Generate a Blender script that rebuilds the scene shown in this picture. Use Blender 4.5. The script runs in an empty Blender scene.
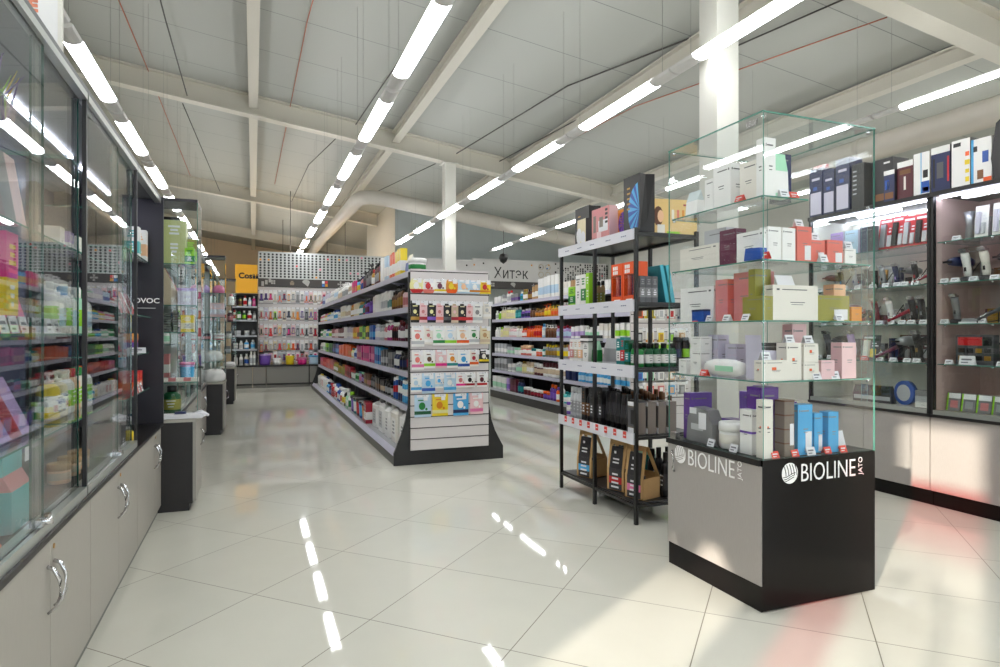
import bpy, math, random
from math import sin, cos, pi, radians, degrees
from mathutils import Vector, Matrix
random.seed(7)
SC = bpy.context.scene
COL = SC.collection

# ------------------------------------------------------------------ camera, light, exposure
cam_d = bpy.data.cameras.new('camera')
cam_d.sensor_width = 36.0
cam_d.lens = 638.6 / 1000 * 36.0
cam_d.clip_start = 0.02
cam = bpy.data.objects.new('camera', cam_d)
COL.objects.link(cam)
cam.location = (0, 0, 1.2)
cam.rotation_euler = (pi / 2, 0, -0.36857)
SC.camera = cam

SC.view_settings.view_transform = 'Standard'
SC.view_settings.look = 'None'
SC.view_settings.exposure = 0.12
SC.view_settings.gamma = 1.0
SC.view_settings.use_curve_mapping = False
SC.cycles.transparent_max_bounces = 40
SC.cycles.max_bounces = 8
SC.cycles.diffuse_bounces = 5
SC.cycles.glossy_bounces = 4
SC.cycles.caustics_reflective = False
SC.cycles.caustics_refractive = False
SC.cycles.sample_clamp_indirect = 6

world = bpy.data.worlds.new('sky')
SC.world = world
world.use_nodes = True
bg = world.node_tree.nodes['Background']
bg.inputs[0].default_value = (0.86, 0.92, 1.0, 1)
bg.inputs[1].default_value = 3.0

SUN_EL = radians(12)
sun_d = bpy.data.lights.new('sun', 'SUN')
sun_d.energy = 8.5
sun_d.angle = radians(0.7)
sun_d.color = (1.0, 0.86, 0.74)
sun = bpy.data.objects.new('sun', sun_d)
COL.objects.link(sun)
_d = Vector((1.0, 0.625, 0)).normalized() * cos(SUN_EL) + Vector((0, 0, -sin(SUN_EL)))
sun.rotation_euler = _d.to_track_quat('-Z', 'Y').to_euler()
sun.location = (-9, -5, 5)

LAMP_POWER = 22.0

# ------------------------------------------------------------------ materials
def s2l(v):
    v /= 255.0
    return v / 12.92 if v <= 0.04045 else ((v + 0.055) / 1.055) ** 2.4
def lin(c): return tuple(s2l(x) for x in c) + (1.0,)

PAL = dict(white=(240, 239, 237), offwhite=(232, 227, 218), cream=(226, 214, 180), black=(22, 20, 22), charcoal=(52, 50, 54),
           grey=(132, 132, 134), lightgrey=(188, 190, 194), silver=(170, 172, 176), darkgrey=(84, 84, 88), red=(196, 34, 40), darkred=(112, 24, 32),
           crimson=(160, 28, 50), maroon=(86, 26, 38), pink=(224, 120, 168), palepink=(234, 196, 200), hotpink=(226, 40, 140),
           magenta=(178, 36, 120), rose=(208, 130, 132), salmon=(226, 120, 108), orange=(236, 96, 28), amber=(220, 140, 40), yellow=(236, 208, 40),
           paleyellow=(232, 226, 160), gold=(176, 136, 64), olive=(150, 146, 66), lime=(150, 214, 40), green=(34, 130, 60),
           darkgreen=(14, 84, 48), mint=(170, 222, 190), teal=(24, 132, 134), turquoise=(80, 184, 186), skyblue=(74, 168, 222),
           paleblue=(186, 212, 232), blue=(40, 84, 170), navy=(30, 40, 84), purple=(92, 48, 140), violet=(122, 84, 186),
           lilac=(178, 150, 208), palelilac=(208, 204, 222), plum=(104, 44, 72), brown=(98, 58, 36), tan=(190, 150, 104), kraft=(196, 158, 108),
           beige=(206, 186, 160), straw=(228, 194, 128), peach=(236, 190, 150), bronze=(120, 84, 58), taupe=(120, 108, 98), clear=(200, 212, 214), paleolive=(196, 200, 140))
CNAME = dict(offwhite='off-white', lightgrey='light grey', darkgrey='dark grey', darkred='dark red', palepink='pale pink',
             hotpink='hot pink', paleyellow='pale yellow', darkgreen='dark green', skyblue='sky blue', paleblue='pale blue',
             palelilac='pale lilac', paleolive='pale olive', clear='translucent')
def cn(c): return CNAME.get(c, c)

_M = {}
def mat(name, col, rough=0.45, metal=0.0, spec=0.5, emit=None, estr=0.0, coat=0.0):
    if name in _M: return _M[name]
    m = bpy.data.materials.new(name)
    m.use_nodes = True
    b = m.node_tree.nodes['Principled BSDF']
    b.inputs['Base Color'].default_value = lin(col)
    b.inputs['Roughness'].default_value = rough
    b.inputs['Metallic'].default_value = metal
    b.inputs['Specular IOR Level'].default_value = spec
    if coat: b.inputs['Coat Weight'].default_value = coat
    if emit:
        b.inputs['Emission Color'].default_value = lin(emit)
        b.inputs['Emission Strength'].default_value = estr
    _M[name] = m
    return m
def P(c):
    r = 0.28 if c not in ('kraft', 'tan', 'beige', 'cream') else 0.6
    m = 0.0
    if c in ('silver', 'gold', 'bronze'): m, r = 0.5, 0.3
    return mat('packaging_' + c, PAL[c], r, m)

def nodes_of(m): return m.node_tree.nodes, m.node_tree.links

def glass_mat(name, tint=(252, 254, 253), index=1.5):
    """thin clear glazing: transparent, mirror-like at grazing angles (same Fresnel curve on both faces)"""
    if name in _M: return _M[name]
    m = bpy.data.materials.new(name)
    m.use_nodes = True
    n, l = nodes_of(m)
    n.clear()
    out = n.new('ShaderNodeOutputMaterial')
    geo = n.new('ShaderNodeNewGeometry')
    ior = n.new('ShaderNodeMix'); ior.data_type = 'FLOAT'
    ior.inputs[2].default_value = index; ior.inputs[3].default_value = 1 / index
    l.new(geo.outputs['Backfacing'], ior.inputs[0])
    fr = n.new('ShaderNodeFresnel')
    l.new(ior.outputs[0], fr.inputs['IOR'])
    tr = n.new('ShaderNodeBsdfTransparent'); tr.inputs[0].default_value = lin(tint)
    gl = n.new('ShaderNodeBsdfGlossy'); gl.inputs['Roughness'].default_value = 0.0
    gl.inputs['Color'].default_value = (0.97, 0.98, 1, 1)
    mx = n.new('ShaderNodeMixShader')
    l.new(fr.outputs[0], mx.inputs[0]); l.new(tr.outputs[0], mx.inputs[1]); l.new(gl.outputs[0], mx.inputs[2])
    l.new(mx.outputs[0], out.inputs[0])
    _M[name] = m
    return m
GLASS = glass_mat('clear_glass')
CLEARG = glass_mat('low_reflection_glass', (254, 255, 255), 1.3)
GDARK = mat('dark_green_glass_edge', (22, 74, 66), 0.15)
GEDGE = mat('green_glass_edge', (84, 142, 128), 0.15)
GPALE = mat('pale_glass_edge', (170, 205, 200), 0.15)

def noise_mat(name, c1, c2, scale, rough=0.5, bump=0.0, stretch=(1, 1, 1), metal=0.0, coat=0.0):
    if name in _M: return _M[name]
    m = mat(name, c1, rough, metal, coat=coat)
    n, l = nodes_of(m)
    b = n['Principled BSDF']
    tc = n.new('ShaderNodeTexCoord'); mp = n.new('ShaderNodeMapping'); mp.inputs['Scale'].default_value = stretch
    nz = n.new('ShaderNodeTexNoise'); nz.inputs['Scale'].default_value = scale; nz.inputs['Detail'].default_value = 4
    mx = n.new('ShaderNodeMix'); mx.data_type = 'RGBA'
    mx.inputs[6].default_value = lin(c1); mx.inputs[7].default_value = lin(c2)
    l.new(tc.outputs['Object'], mp.inputs[0]); l.new(mp.outputs[0], nz.inputs[0]); l.new(nz.outputs[0], mx.inputs[0])
    l.new(mx.outputs[2], b.inputs['Base Color'])
    if bump:
        bp = n.new('ShaderNodeBump'); bp.inputs['Strength'].default_value = bump; bp.inputs['Distance'].default_value = 0.002
        l.new(nz.outputs[0], bp.inputs['Height']); l.new(bp.outputs[0], b.inputs['Normal'])
    return m

WENGE = noise_mat('dark_wenge_laminate', (19, 15, 15), (30, 23, 23), 14, 0.42, 0.05, (1, 1, 8))
DOORM = noise_mat('grey_beige_laminate', (158, 154, 146), (168, 163, 155), 30, 0.42, 0.0, (6, 6, 1))
DOORR = noise_mat('satin_grey_laminate', (158, 153, 149), (168, 163, 159), 30, 0.34, 0.0, (6, 6, 1))
BLACKM = mat('black_coated_metal', (26, 24, 24), 0.4)
DARKM = mat('dark_shelf_metal', (40, 38, 38), 0.35)
ALU = mat('brushed_aluminium', (190, 194, 190), 0.28, 0.7)
CHROME = mat('chrome', (215, 215, 218), 0.12, 1.0)
RAIL = mat('price_rail_lilac', (196, 194, 212), 0.3)
RAILG = mat('price_rail_grey', (176, 178, 186), 0.3)
SLAT = mat('slatwall_white', (214, 208, 208), 0.4)
GROOVE = mat('slat_groove', (70, 62, 66), 0.6)
WHITEM = mat('white_enamel', (226, 224, 216), 0.4)
BEAMM = mat('painted_steel_cream', (206, 202, 190), 0.5)
WHITEPL = mat('white_plastic', (230, 230, 230), 0.35)
PAPER = mat('white_paper', (232, 232, 236), 0.6)
REDTAG = mat('red_price_tag', (226, 70, 56), 0.5)
INK = mat('black_ink', (20, 20, 22), 0.5)
WHITEINK = mat('white_vinyl', (250, 250, 250), 0.5)
LAMPM = mat('lit_diffuser', (255, 255, 255), 0.5, emit=(252, 254, 255), estr=LAMP_POWER)
LEDM = mat('led_strip_light', (255, 255, 255), 0.5, emit=(232, 234, 255), estr=20.0)
GREYSHELF = mat('grey_shelf_metal', (150, 152, 156), 0.35)

def floor_material():
    m = mat('polished_porcelain_tiles', (206, 204, 194), 0.04, spec=0.42)
    n, l = nodes_of(m); b = n['Principled BSDF']
    tc = n.new('ShaderNodeTexCoord'); sep = n.new('ShaderNodeSeparateXYZ'); l.new(tc.outputs['Object'], sep.inputs[0])
    def math_(op, a, b_=None, c=None):
        q = n.new('ShaderNodeMath'); q.operation = op
        for i, v in enumerate((a, b_, c)):
            if v is None: continue
            if isinstance(v, (int, float)): q.inputs[i].default_value = v
            else: l.new(v, q.inputs[i])
        return q.outputs[0]
    S = 0.638
    lines = []; ids = []
    for sg in (1, -1):   # tile axes at 45 degrees, a tile corner at (0.006, 3.145)
        t = math_('ADD', math_('MULTIPLY', sep.outputs[0], 0.7071), math_('MULTIPLY', sep.outputs[1], 0.7071 * sg))
        off = 0.7071 * (0.006 + sg * 3.145)
        q = math_('DIVIDE', math_('SUBTRACT', t, off), S)
        f = math_('FRACT', math_('ADD', q, 100.5))
        d = math_('ABSOLUTE', math_('SUBTRACT', f, 0.5))
        lines.append(math_('LESS_THAN', d, 0.0034)); ids.append(math_('FLOOR', math_('ADD', q, 100.0)))
    ln = math_('MAXIMUM', lines[0], lines[1])
    wn = n.new('ShaderNodeTexWhiteNoise'); wn.noise_dimensions = '2D'
    cb = n.new('ShaderNodeCombineXYZ'); l.new(ids[0], cb.inputs[0]); l.new(ids[1], cb.inputs[1]); l.new(cb.outputs[0], wn.inputs[0])
    nz = n.new('ShaderNodeTexNoise'); nz.inputs['Scale'].default_value = 5; nz.inputs['Detail'].default_value = 5
    l.new(tc.outputs['Object'], nz.inputs[0])
    f1 = math_('ADD', math_('MULTIPLY', wn.outputs[0], 0.35), math_('MULTIPLY', nz.outputs[0], 0.6))
    m1 = n.new('ShaderNodeMix'); m1.data_type = 'RGBA'; l.new(f1, m1.inputs[0])
    m1.inputs[6].default_value = lin((212, 210, 198)); m1.inputs[7].default_value = lin((222, 220, 208))
    m2 = n.new('ShaderNodeMix'); m2.data_type = 'RGBA'; l.new(ln, m2.inputs[0]); l.new(m1.outputs[2], m2.inputs[6])
    m2.inputs[7].default_value = lin((128, 122, 108))
    l.new(m2.outputs[2], b.inputs['Base Color'])
    r = math_('ADD', math_('MULTIPLY', ln, 0.4), 0.04); l.new(r, b.inputs['Roughness'])
    return m

def roof_material():
    """white sandwich panels: joints every metre across the slope and fine lines along it"""
    m = mat('white_roof_panels', (186, 188, 184), 0.55)
    n, l = nodes_of(m); b = n['Principled BSDF']
    tc = n.new('ShaderNodeTexCoord'); sep = n.new('ShaderNodeSeparateXYZ'); l.new(tc.outputs['Object'], sep.inputs[0])
    def line(o, pitch, w, off=0.0):
        a = n.new('ShaderNodeMath'); a.operation = 'MULTIPLY_ADD'; l.new(o, a.inputs[0]); a.inputs[1].default_value = 1 / pitch; a.inputs[2].default_value = 50 + off
        f = n.new('ShaderNodeMath'); f.operation = 'FRACT'; l.new(a.outputs[0], f.inputs[0])
        c = n.new('ShaderNodeMath'); c.operation = 'LESS_THAN'; l.new(f.outputs[0], c.inputs[0]); c.inputs[1].default_value = w / pitch
        return c.outputs[0]
    a = line(sep.outputs[1], 1.15, 0.012); 
    mx = n.new('ShaderNodeMix'); mx.data_type = 'RGBA'; l.new(a, mx.inputs[0])
    mx.inputs[6].default_value = lin((172, 174, 168)); mx.inputs[7].default_value = lin((124, 126, 124))
    l.new(mx.outputs[2], b.inputs['Base Color'])
    return m

# ------------------------------------------------------------------ mesh builder
class MB:
    def __init__(s): s.v = []; s.f = []; s.m = []; s.sm = []
    def face(s, idx, mi=0, sm=False): s.f.append(idx); s.m.append(mi); s.sm.append(sm)
    def box(s, x0, y0, z0, x1, y1, z1, mi=0, front=None, skip=()):
        b = len(s.v)
        s.v += [(x0, y0, z0), (x1, y0, z0), (x1, y1, z0), (x0, y1, z0), (x0, y0, z1), (x1, y0, z1), (x1, y1, z1), (x0, y1, z1)]
        for k, q in enumerate(((0, 3, 2, 1), (4, 5, 6, 7), (0, 1, 5, 4), (2, 3, 7, 6), (0, 4, 7, 3), (1, 2, 6, 5))):
            if k in skip: continue
            s.face([b + i for i in q], front if (front is not None and k == 2) else mi)
        return s
    def bands(s, x0, y0, z0, x1, y1, z1, hs, mis):
        """a carton: stacked bands of colour round its four sides"""
        zz = [z0 + (z1 - z0) * h for h in hs]
        b = len(s.v)
        for z in zz: s.v += [(x0, y0, z), (x1, y0, z), (x1, y1, z), (x0, y1, z)]
        for k in range(len(zz) - 1):
            for i in range(4):
                j = (i + 1) % 4
                s.face([b + 4 * k + i, b + 4 * k + j, b + 4 * k + 4 + j, b + 4 * k + 4 + i], mis[k])
        s.face([b + 3, b + 2, b + 1, b], mis[0]); t = b + 4 * (len(zz) - 1)
        s.face([t, t + 1, t + 2, t + 3], mis[-1])
        return s
    def lathe(s, prof, n=10, mis=0, cx=0, cy=0, sx=1, sy=1, z=0, cap=True):
        b = len(s.v)
        for r, h in prof:
            for i in range(n):
                a = 2 * pi * i / n
                s.v.append((cx + r * sx * cos(a), cy + r * sy * sin(a), z + h))
        for k in range(len(prof) - 1):
            mi = mis if isinstance(mis, int) else mis[k]
            for i in range(n):
                j = (i + 1) % n
                s.face([b + k * n + i, b + k * n + j, b + (k + 1) * n + j, b + (k + 1) * n + i], mi, True)
        if cap:
            s.face([b + i for i in reversed(range(n))], mis if isinstance(mis, int) else mis[0])
            t = b + (len(prof) - 1) * n
            s.face([t + i for i in range(n)], mis if isinstance(mis, int) else mis[-1])
        return s
    def prism(s, poly, a0, a1, axis='y', mi=0, side=None):
        """extrude a 2-D polygon; axis y: poly in (x,z), x: (y,z), z: (x,y)"""
        n = len(poly); b = len(s.v)
        def p(u, w, a): return {'y': (u, a, w), 'x': (a, u, w), 'z': (u, w, a)}[axis]
        s.v += [p(u, w, a0) for u, w in poly] + [p(u, w, a1) for u, w in poly]
        area = sum(poly[i][0] * poly[(i + 1) % n][1] - poly[(i + 1) % n][0] * poly[i][1] for i in range(n))
        flip = (area > 0) == (axis in ('x', 'z'))
        A = list(range(b, b + n)); B = list(range(b + n, b + 2 * n))
        if flip: s.face(A[::-1], mi); s.face(B, mi)
        else: s.face(A, mi); s.face(B[::-1], mi)
        sd = mi if side is None else side
        for i in range(n):
            j = (i + 1) % n
            q = [A[i], A[j], B[j], B[i]]
            s.face(q if flip else q[::-1], sd)
        return s
    def tube(s, pts, r, n=6, mi=0, rs=None):
        pts = [Vector(p) for p in pts]; b = len(s.v)
        for k, p in enumerate(pts):
            t = (pts[min(k + 1, len(pts) - 1)] - pts[max(k - 1, 0)]).normalized()
            u = t.cross(Vector((0, 0, 1)))
            if u.length < 1e-3: u = t.cross(Vector((0, 1, 0)))
            u.normalize(); w = u.cross(t)
            rr = rs[k] if rs else r
            for i in range(n):
                a = 2 * pi * i / n
                s.v.append(tuple(p + u * rr * cos(a) + w * rr * sin(a)))
        for k in range(len(pts) - 1):
            for i in range(n):
                j = (i + 1) % n
                s.face([b + k * n + j, b + k * n + i, b + (k + 1) * n + i, b + (k + 1) * n + j], mi, True)
        s.face([b + i for i in range(n)], mi)
        t = b + (len(pts) - 1) * n
        s.face([t + i for i in reversed(range(n))], mi)
        return s
    def sweep_rot(s, start, R, off):
        for i in range(start, len(s.v)):
            s.v[i] = tuple(R @ Vector(s.v[i]) + Vector(off))
        return s
    def mesh(s, name, mats):
        me = bpy.data.meshes.new(name)
        me.from_pydata(s.v, [], s.f)
        for m in mats: me.materials.append(m)
        me.polygons.foreach_set('material_index', s.m)
        me.polygons.foreach_set('use_smooth', s.sm)
        me.update()
        return me

def obj(name, data, parent=None, loc=(0, 0, 0), rz=0.0):
    o = bpy.data.objects.new(name, data)
    COL.objects.link(o)
    o.location = loc
    if rz: o.rotation_euler = (0, 0, rz)
    if parent: o.parent = parent
    return o
def ob(name, b, mats, parent=None, loc=(0, 0, 0), rz=0.0):
    if not isinstance(mats, (list, tuple)): mats = [mats]
    return obj(name, b.mesh(name, mats), parent, loc, rz)
def struct(name, b, mats, **k):
    o = ob(name, b, mats, **k); o['kind'] = 'structure'; return o
LABELS = {}
def nth(n): return '%d%s' % (n, 'th' if 10 < n % 100 < 14 else {1: 'st', 2: 'nd', 3: 'rd'}.get(n % 10, 'th'))
def tag(o, label, cat, group=None):
    o['label'] = label; o['category'] = cat
    if group: o['group'] = group
    w = len(label.split())
    if w > 16 or w < 4: print('LABEL LENGTH', w, label)
    LABELS[label] = LABELS.get(label, 0) + 1
    return o
def empty(name, loc, label, cat, group=None, rz=0):
    o = obj(name, None, None, loc, rz)
    return tag(o, label, cat, group)
def dup(root, loc, rz, label, group=None):
    c = root.copy(); COL.objects.link(c); c.location = loc; c.rotation_euler = (0, 0, rz)
    c['label'] = label
    if group: c['group'] = group
    LABELS[label] = LABELS.get(label, 0) + 1
    for ch in root.children:
        d = ch.copy(); COL.objects.link(d); d.parent = c
        for g in ch.children:
            e = g.copy(); COL.objects.link(e); e.parent = d
    return c

def text_mesh(s, size, depth=0.001, m=INK, align='LEFT', bold=0.0, squash=1.0):
    cu = bpy.data.curves.new('lettering', 'FONT')
    cu.body = s; cu.size = size; cu.extrude = depth; cu.align_x = align; cu.resolution_u = 3; cu.offset = bold
    t = bpy.data.objects.new('lettering_source', cu)
    COL.objects.link(t)
    bpy.context.view_layer.update()
    me = bpy.data.meshes.new_from_object(t.evaluated_get(bpy.context.evaluated_depsgraph_get()))
    bpy.data.objects.remove(t); bpy.data.curves.remove(cu)
    for v in me.vertices: v.co.x *= squash
    me.materials.clear(); me.materials.append(m)
    return me
def text_part(name, s, size, parent, loc, face='-y', m=INK, align='LEFT', bold=0.0, squash=1.0, roll=0.0, depth=0.001):
    """lettering standing upright on a face looking towards face"""
    me = text_mesh(s, size, depth, m, align, bold, squash)
    o = obj(name, me, parent, loc)
    rz = {'-y': 0, '-x': -pi / 2, '+x': pi / 2}[face]
    o.rotation_euler = (Matrix.Rotation(rz, 3, 'Z') @ Matrix.Rotation(pi / 2, 3, 'X') @ Matrix.Rotation(roll, 3, 'Z')).to_euler()
    return o

def pane(name, x0, y0, z0, x1, y1, z1, parent, edge=None, m=GLASS):
    """sheet of glass; its narrow faces show the green edge"""
    d = (x1 - x0, y1 - y0, z1 - z0); th = d.index(min(d))
    b = MB().box(x0, y0, z0, x1, y1, z1, 1)
    big = {0: (4, 5), 1: (2, 3), 2: (0, 1)}[th]
    for k in big: b.m[k] = 0
    return ob(name, b, [m, edge or GEDGE], parent)

# ------------------------------------------------------------------ the room
XL, XR, YF, YB = -3.6, 9.2, -4.2, 30.0
def roof_z(x): return 5.05 - 0.135 * x
FLOORM = floor_material(); ROOFM = roof_material()
struct('floor', MB().box(XL, YF, -0.1, XR, YB, 0.0), FLOORM)
ceil = MB().prism([(XL, roof_z(XL)), (XR, roof_z(XR)), (XR, roof_z(XR) + 0.12), (XL, roof_z(XL) + 0.12)], YF, YB, 'y')
struct('ceiling', ceil, ROOFM)
WALLM = noise_mat('painted_wall', (206, 204, 196), (198, 196, 188), 3, 0.7)
WALLB = noise_mat('pale_blue_grey_wall', (190, 198, 198), (184, 192, 192), 2, 0.7)
WARM = noise_mat('warm_sandwich_panel_wall', (236, 214, 184), (226, 204, 174), 2, 0.65)  # warm light of the far hall is put into this wall colour
# left wall with the windows the low sun comes through
WY0, WY1, WZ0_, WZ1_ = -2.40, -1.50, 1.10, 2.62      # main window
VY0, VY1, VZ0, VZ1 = -1.38, -0.74, 1.12, 1.66        # small low window
wl = MB()
wl.box(XL - 0.2, YF, 0, XL, WY0, 6); wl.box(XL - 0.2, WY0, 0, XL, WY1, WZ0_); wl.box(XL - 0.2, WY0, WZ1_, XL, WY1, 6)
wl.box(XL - 0.2, WY1, 0, XL, VY0, 6); wl.box(XL - 0.2, VY0, 0, XL, VY1, VZ0); wl.box(XL - 0.2, VY0, VZ1, XL, VY1, 6)
wl.box(XL - 0.2, VY1, 0, XL, YB, 6)
struct('wall_left', wl, WALLM)
def window(n, y0, y1, z0, z1):
    fr = MB()
    for a, b_, c, d in ((y0, y0 + .03, z0, z1), (y1 - .03, y1, z0, z1), (y0, y1, z0, z0 + .03), (y0, y1, z1 - .03, z1)): fr.box(XL - 0.12, a, c, XL - 0.06, b_, d)
    w = struct('window_%d' % n, fr, WHITEM)
    pane('window_pane', XL - 0.1, y0, z0, XL - 0.094, y1, z1, w, GEDGE)
    return w
win = window(1, WY0, WY1, WZ0_, WZ1_); win2 = window(2, VY0, VY1, VZ0, VZ1)
# red film stuck on the glass; scroll and masks added to shape the sun patches
film = glass_mat('red_film', (240, 84, 66))
pane('red_film', XL - 0.092, WY1 - .27, WZ0_ + .03, XL - 0.091, WY1 - .03, 1.55, win, GEDGE, film)
pane('red_film', XL - 0.092, WY0 + .03, 1.80, XL - 0.091, WY1 - .27, 2.18, win, GEDGE, film)
ob('sun_mask', MB().box(XL - 0.09, WY1 - .26, 1.56, XL - 0.085, WY1, WZ1_), PAPER, win)  # added out of view to cut off part of the sun patch
sc = MB().tube([(XL - .03, -2.0 + .13 * cos(a), 1.56 + .16 * sin(a)) for a in [k * pi / 8 for k in range(1, 15)]] + [(XL - .03, -1.9, 1.2)], .016, 6)
ob('shadow_scroll', sc, BLACKM, win)  # unseen loop added to throw a curved shadow on the floor
bl = MB()
for k in range(16):
    a = VY0 + (VY1 - VY0) * k / 16; u = (k + .5) / 16
    zt = 1.42 + .26 * max(0, 1 - abs(u - .42) / .34) + .2 * max(0, 1 - abs(u - .93) / .1)
    bl.box(XL - .09, a, zt, XL - .085, a + (VY1 - VY0) / 16, VZ1)
ob('sun_mask', bl, PAPER, win2)  # added; its stepped edge shapes the sun peaks on the glass case
struct('wall_right', MB().box(XR, YF, 0, XR + 0.2, YB, 6), WALLM)
# shop window wall behind the viewer: three wide panes that let the daylight in
wf = MB().box(XL, YF - 0.2, 0, XR, YF, .25).box(XL, YF - 0.2, 2.9, XR, YF, 6)
FW = [(-1.6, 1.5), (1.8, 4.9), (5.2, 8.3)]
for a, b_ in ((XL, -1.6), (1.5, 1.8), (4.9, 5.2), (8.3, XR)): wf.box(a, YF - 0.2, .25, b_, YF, 2.9)
struct('wall_front', wf, WALLM)
for i, (a, b_) in enumerate(FW):
    fr = MB()
    for q in ((a, a + .06, .25, 2.9), (b_ - .06, b_, .25, 2.9), ((a + b_) / 2 - .03, (a + b_) / 2 + .03, .25, 2.9), (a, b_, .25, .31), (a, b_, 2.84, 2.9)): fr.box(q[0], YF - .13, q[2], q[1], YF - .07, q[3])
    w = struct('window_%d' % (i + 3), fr, DARKM)
    pane('window_pane', a, YF - .103, .25, b_, YF - .097, 2.9, w)
struct('wall_back', MB().box(XL, YB, 0, XR, YB + 0.2, 6), WARM)
# boxed-in block behind the back fascia, its grey-blue face towards the shop
blk = MB().box(3.34, 16.0, 0, XR, 20.3, 5.2, 0)
blk.m[2] = 1
struct('wall_inner', blk, [WALLM, WALLB])

# roof steelwork
def ibeam_x(y, z0, slope, x0=XL, x1=XR, h=0.34, w=0.2):
    b = MB()
    for (a0, a1, c0, c1) in ((-w / 2, w / 2, 0, 0.025), (-0.02, 0.02, 0.025, h - 0.025), (-w / 2, w / 2, h - 0.025, h)):
        zz = lambda x, c: z0 + slope * x + c
        b.prism([(x0, zz(x0, c0)), (x1, zz(x1, c0)), (x1, zz(x1, c1)), (x0, zz(x0, c1))], y + a0, y + a1, 'y')
    return b
for i, y in enumerate((-2.9, 3.93, 11.1, 18.3, 25.4)):
    x1 = XR if y < 15 else (3.3 if y < 21 else XR)
    o = ob('roof_beam', ibeam_x(y, 4.71, -0.135, XL, x1), BEAMM); o['kind'] = 'structure'
for i, x in enumerate((-2.35, 0.0, 2.32, 4.5, 6.7)):
    z = roof_z(x) - 0.2
    b = MB()
    b.box(x - .07, YF, z, x + .07, YB, z + .015); b.box(x - .012, YF, z + .015, x + .012, YB, z + .17); b.box(x - .07, YF, z + .16, x + .07, YB, z + .18)
    o = ob('roof_purlin', b, BEAMM); o['kind'] = 'structure'
for y in (3.93, 11.1):
    b = MB().box(3.2, y - .1, 0, 3.4, y + .1, 4.71 - .135 * 3.2)
    b.box(3.15, y - .14, 0, 3.45, y + .14, .012); b.box(3.15, y - .14, 4.25, 3.45, y + .14, 4.262)
    o = ob('column', b, noise_mat('column_paint', (212, 211, 203), (206, 205, 197), 3, 0.55)); o['kind'] = 'structure'

# ------------------------------------------------------------------ ventilation duct and cables
DUCTM = noise_mat('painted_duct', (198, 192, 182), (188, 182, 172), 4, 0.5)
d = MB()
d.tube([(7.6, 13.1, 3.21), (5.0, 13.1, 3.62), (2.6, 13.1, 3.95), (2.25, 13.15, 3.99), (2.08, 13.35, 4.0), (2.03, 13.7, 4.0), (2.0, 20, 4.12), (2.0, 28, 4.2)], .15, 14)
for q in ((5.0, 3.62), (6.4, 3.40), (3.6, 3.81)):
    d.tube([(q[0] - .02, 13.1, q[1] + .003), (q[0] + .02, 13.1, q[1] - .003)], .16, 14)
tag(ob('ventilation_duct', d, DUCTM), 'cream round ventilation duct crossing under the roof with an elbow', 'duct')
d = MB()
d.tube([(6.6, y, 3.32) for y in (-2, 2, 6, 10.9)], .14, 14)
for y in (0.6, 3, 5.4, 7.8): d.tube([(6.6, y - .03, 3.32), (6.6, y + .03, 3.32)], .15, 14)
tag(ob('ventilation_duct', d, DUCTM), 'straight round duct running behind the tool cabinets, under the roof', 'duct')
def cable(pts, m, label, r=.006, name='cable'):
    tag(ob(name, MB().tube(pts, r, 5), m), label, 'cable')
CABM = mat('dark_cable', (74, 72, 70), 0.6); REDC = mat('orange_red_cable', (178, 108, 84), 0.6)
rz_ = lambda x, dz=.03: roof_z(x) - dz
cable([(-1.05, 4.3, rz_(-1.05)), (-1.02, 6.6, rz_(-1.02)), (-.98, 8.6, 4.95), (-.95, 10.9, 4.86)], CABM, 'dark cable sloping down to the roof beam above the glass cabinets', .009)
cable([(-1.55, 4.3, rz_(-1.5)), (-1.5, 11, rz_(-1.5)), (-1.5, 18, rz_(-1.5))], REDC, 'orange-red cable running along beside the lights over the glass cabinets', .008)
cable([(.75, 4.2, rz_(.75)), (.6, 8, rz_(.6)), (.5, 17, rz_(.5))], REDC, 'thin orange-red cable along the roof between the two purlins', .007)
cable([(1.9, 6.0, rz_(1.9)), (1.6, 10.85, 4.70)], CABM, 'dark cable crossing the beam between two rows of lights', .009)
cable([(1.45, 11.3, 4.7), (1.1, 14.2, 4.8), (.95, 17.9, 4.72)], CABM, 'dark cable continuing past the beam between two rows of lights', .009)
cable([(4.6, 5.2, rz_(4.6)), (3.9, 7.6, rz_(3.9)), (3.35, 10.8, 4.38)], CABM, 'dark cable dropping to the top of the far column', .01)
cable([(5.15, 4.4, rz_(5.15)), (4.6, 7.6, rz_(4.6)), (4.2, 10.9, 4.35)], CABM, 'dark cable strung above the black display rack', .009)
cable([(5.7, 4.4, rz_(5.7)), (4.95, 7.6, rz_(4.9)), (4.6, 10.9, 4.3)], REDC, 'orange-red cable strung above the black display rack', .007)
cable([(-1.05, 11.3, 4.86), (-.8, 17.9, 4.85)], CABM, 'dark cable between the first and second cross beams', .008)
cable([(3.1, 11.3, 4.3), (2.7, 14.8, 4.5), (2.5, 18, 4.5)], CABM, 'dark cable passing over the duct elbow', .008)
WIREM = mat('thin_wire', (150, 150, 146), 0.5)
# drop-lens ball on a wire, far right
b = MB().tube([(5.1, 13.0, 3.45), (5.1, 13.0, 2.95)], .006, 5)
b.lathe([(.001, 2.72), (.07, 2.77), (.1, 2.85), (.07, 2.93), (.001, 2.96)], 12, 1, 5.1, 13.0)
tag(ob('dome_camera', b, [CABM, BLACKM]), 'black ball-shaped camera hanging on a wire before the pale wall', 'camera')

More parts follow.
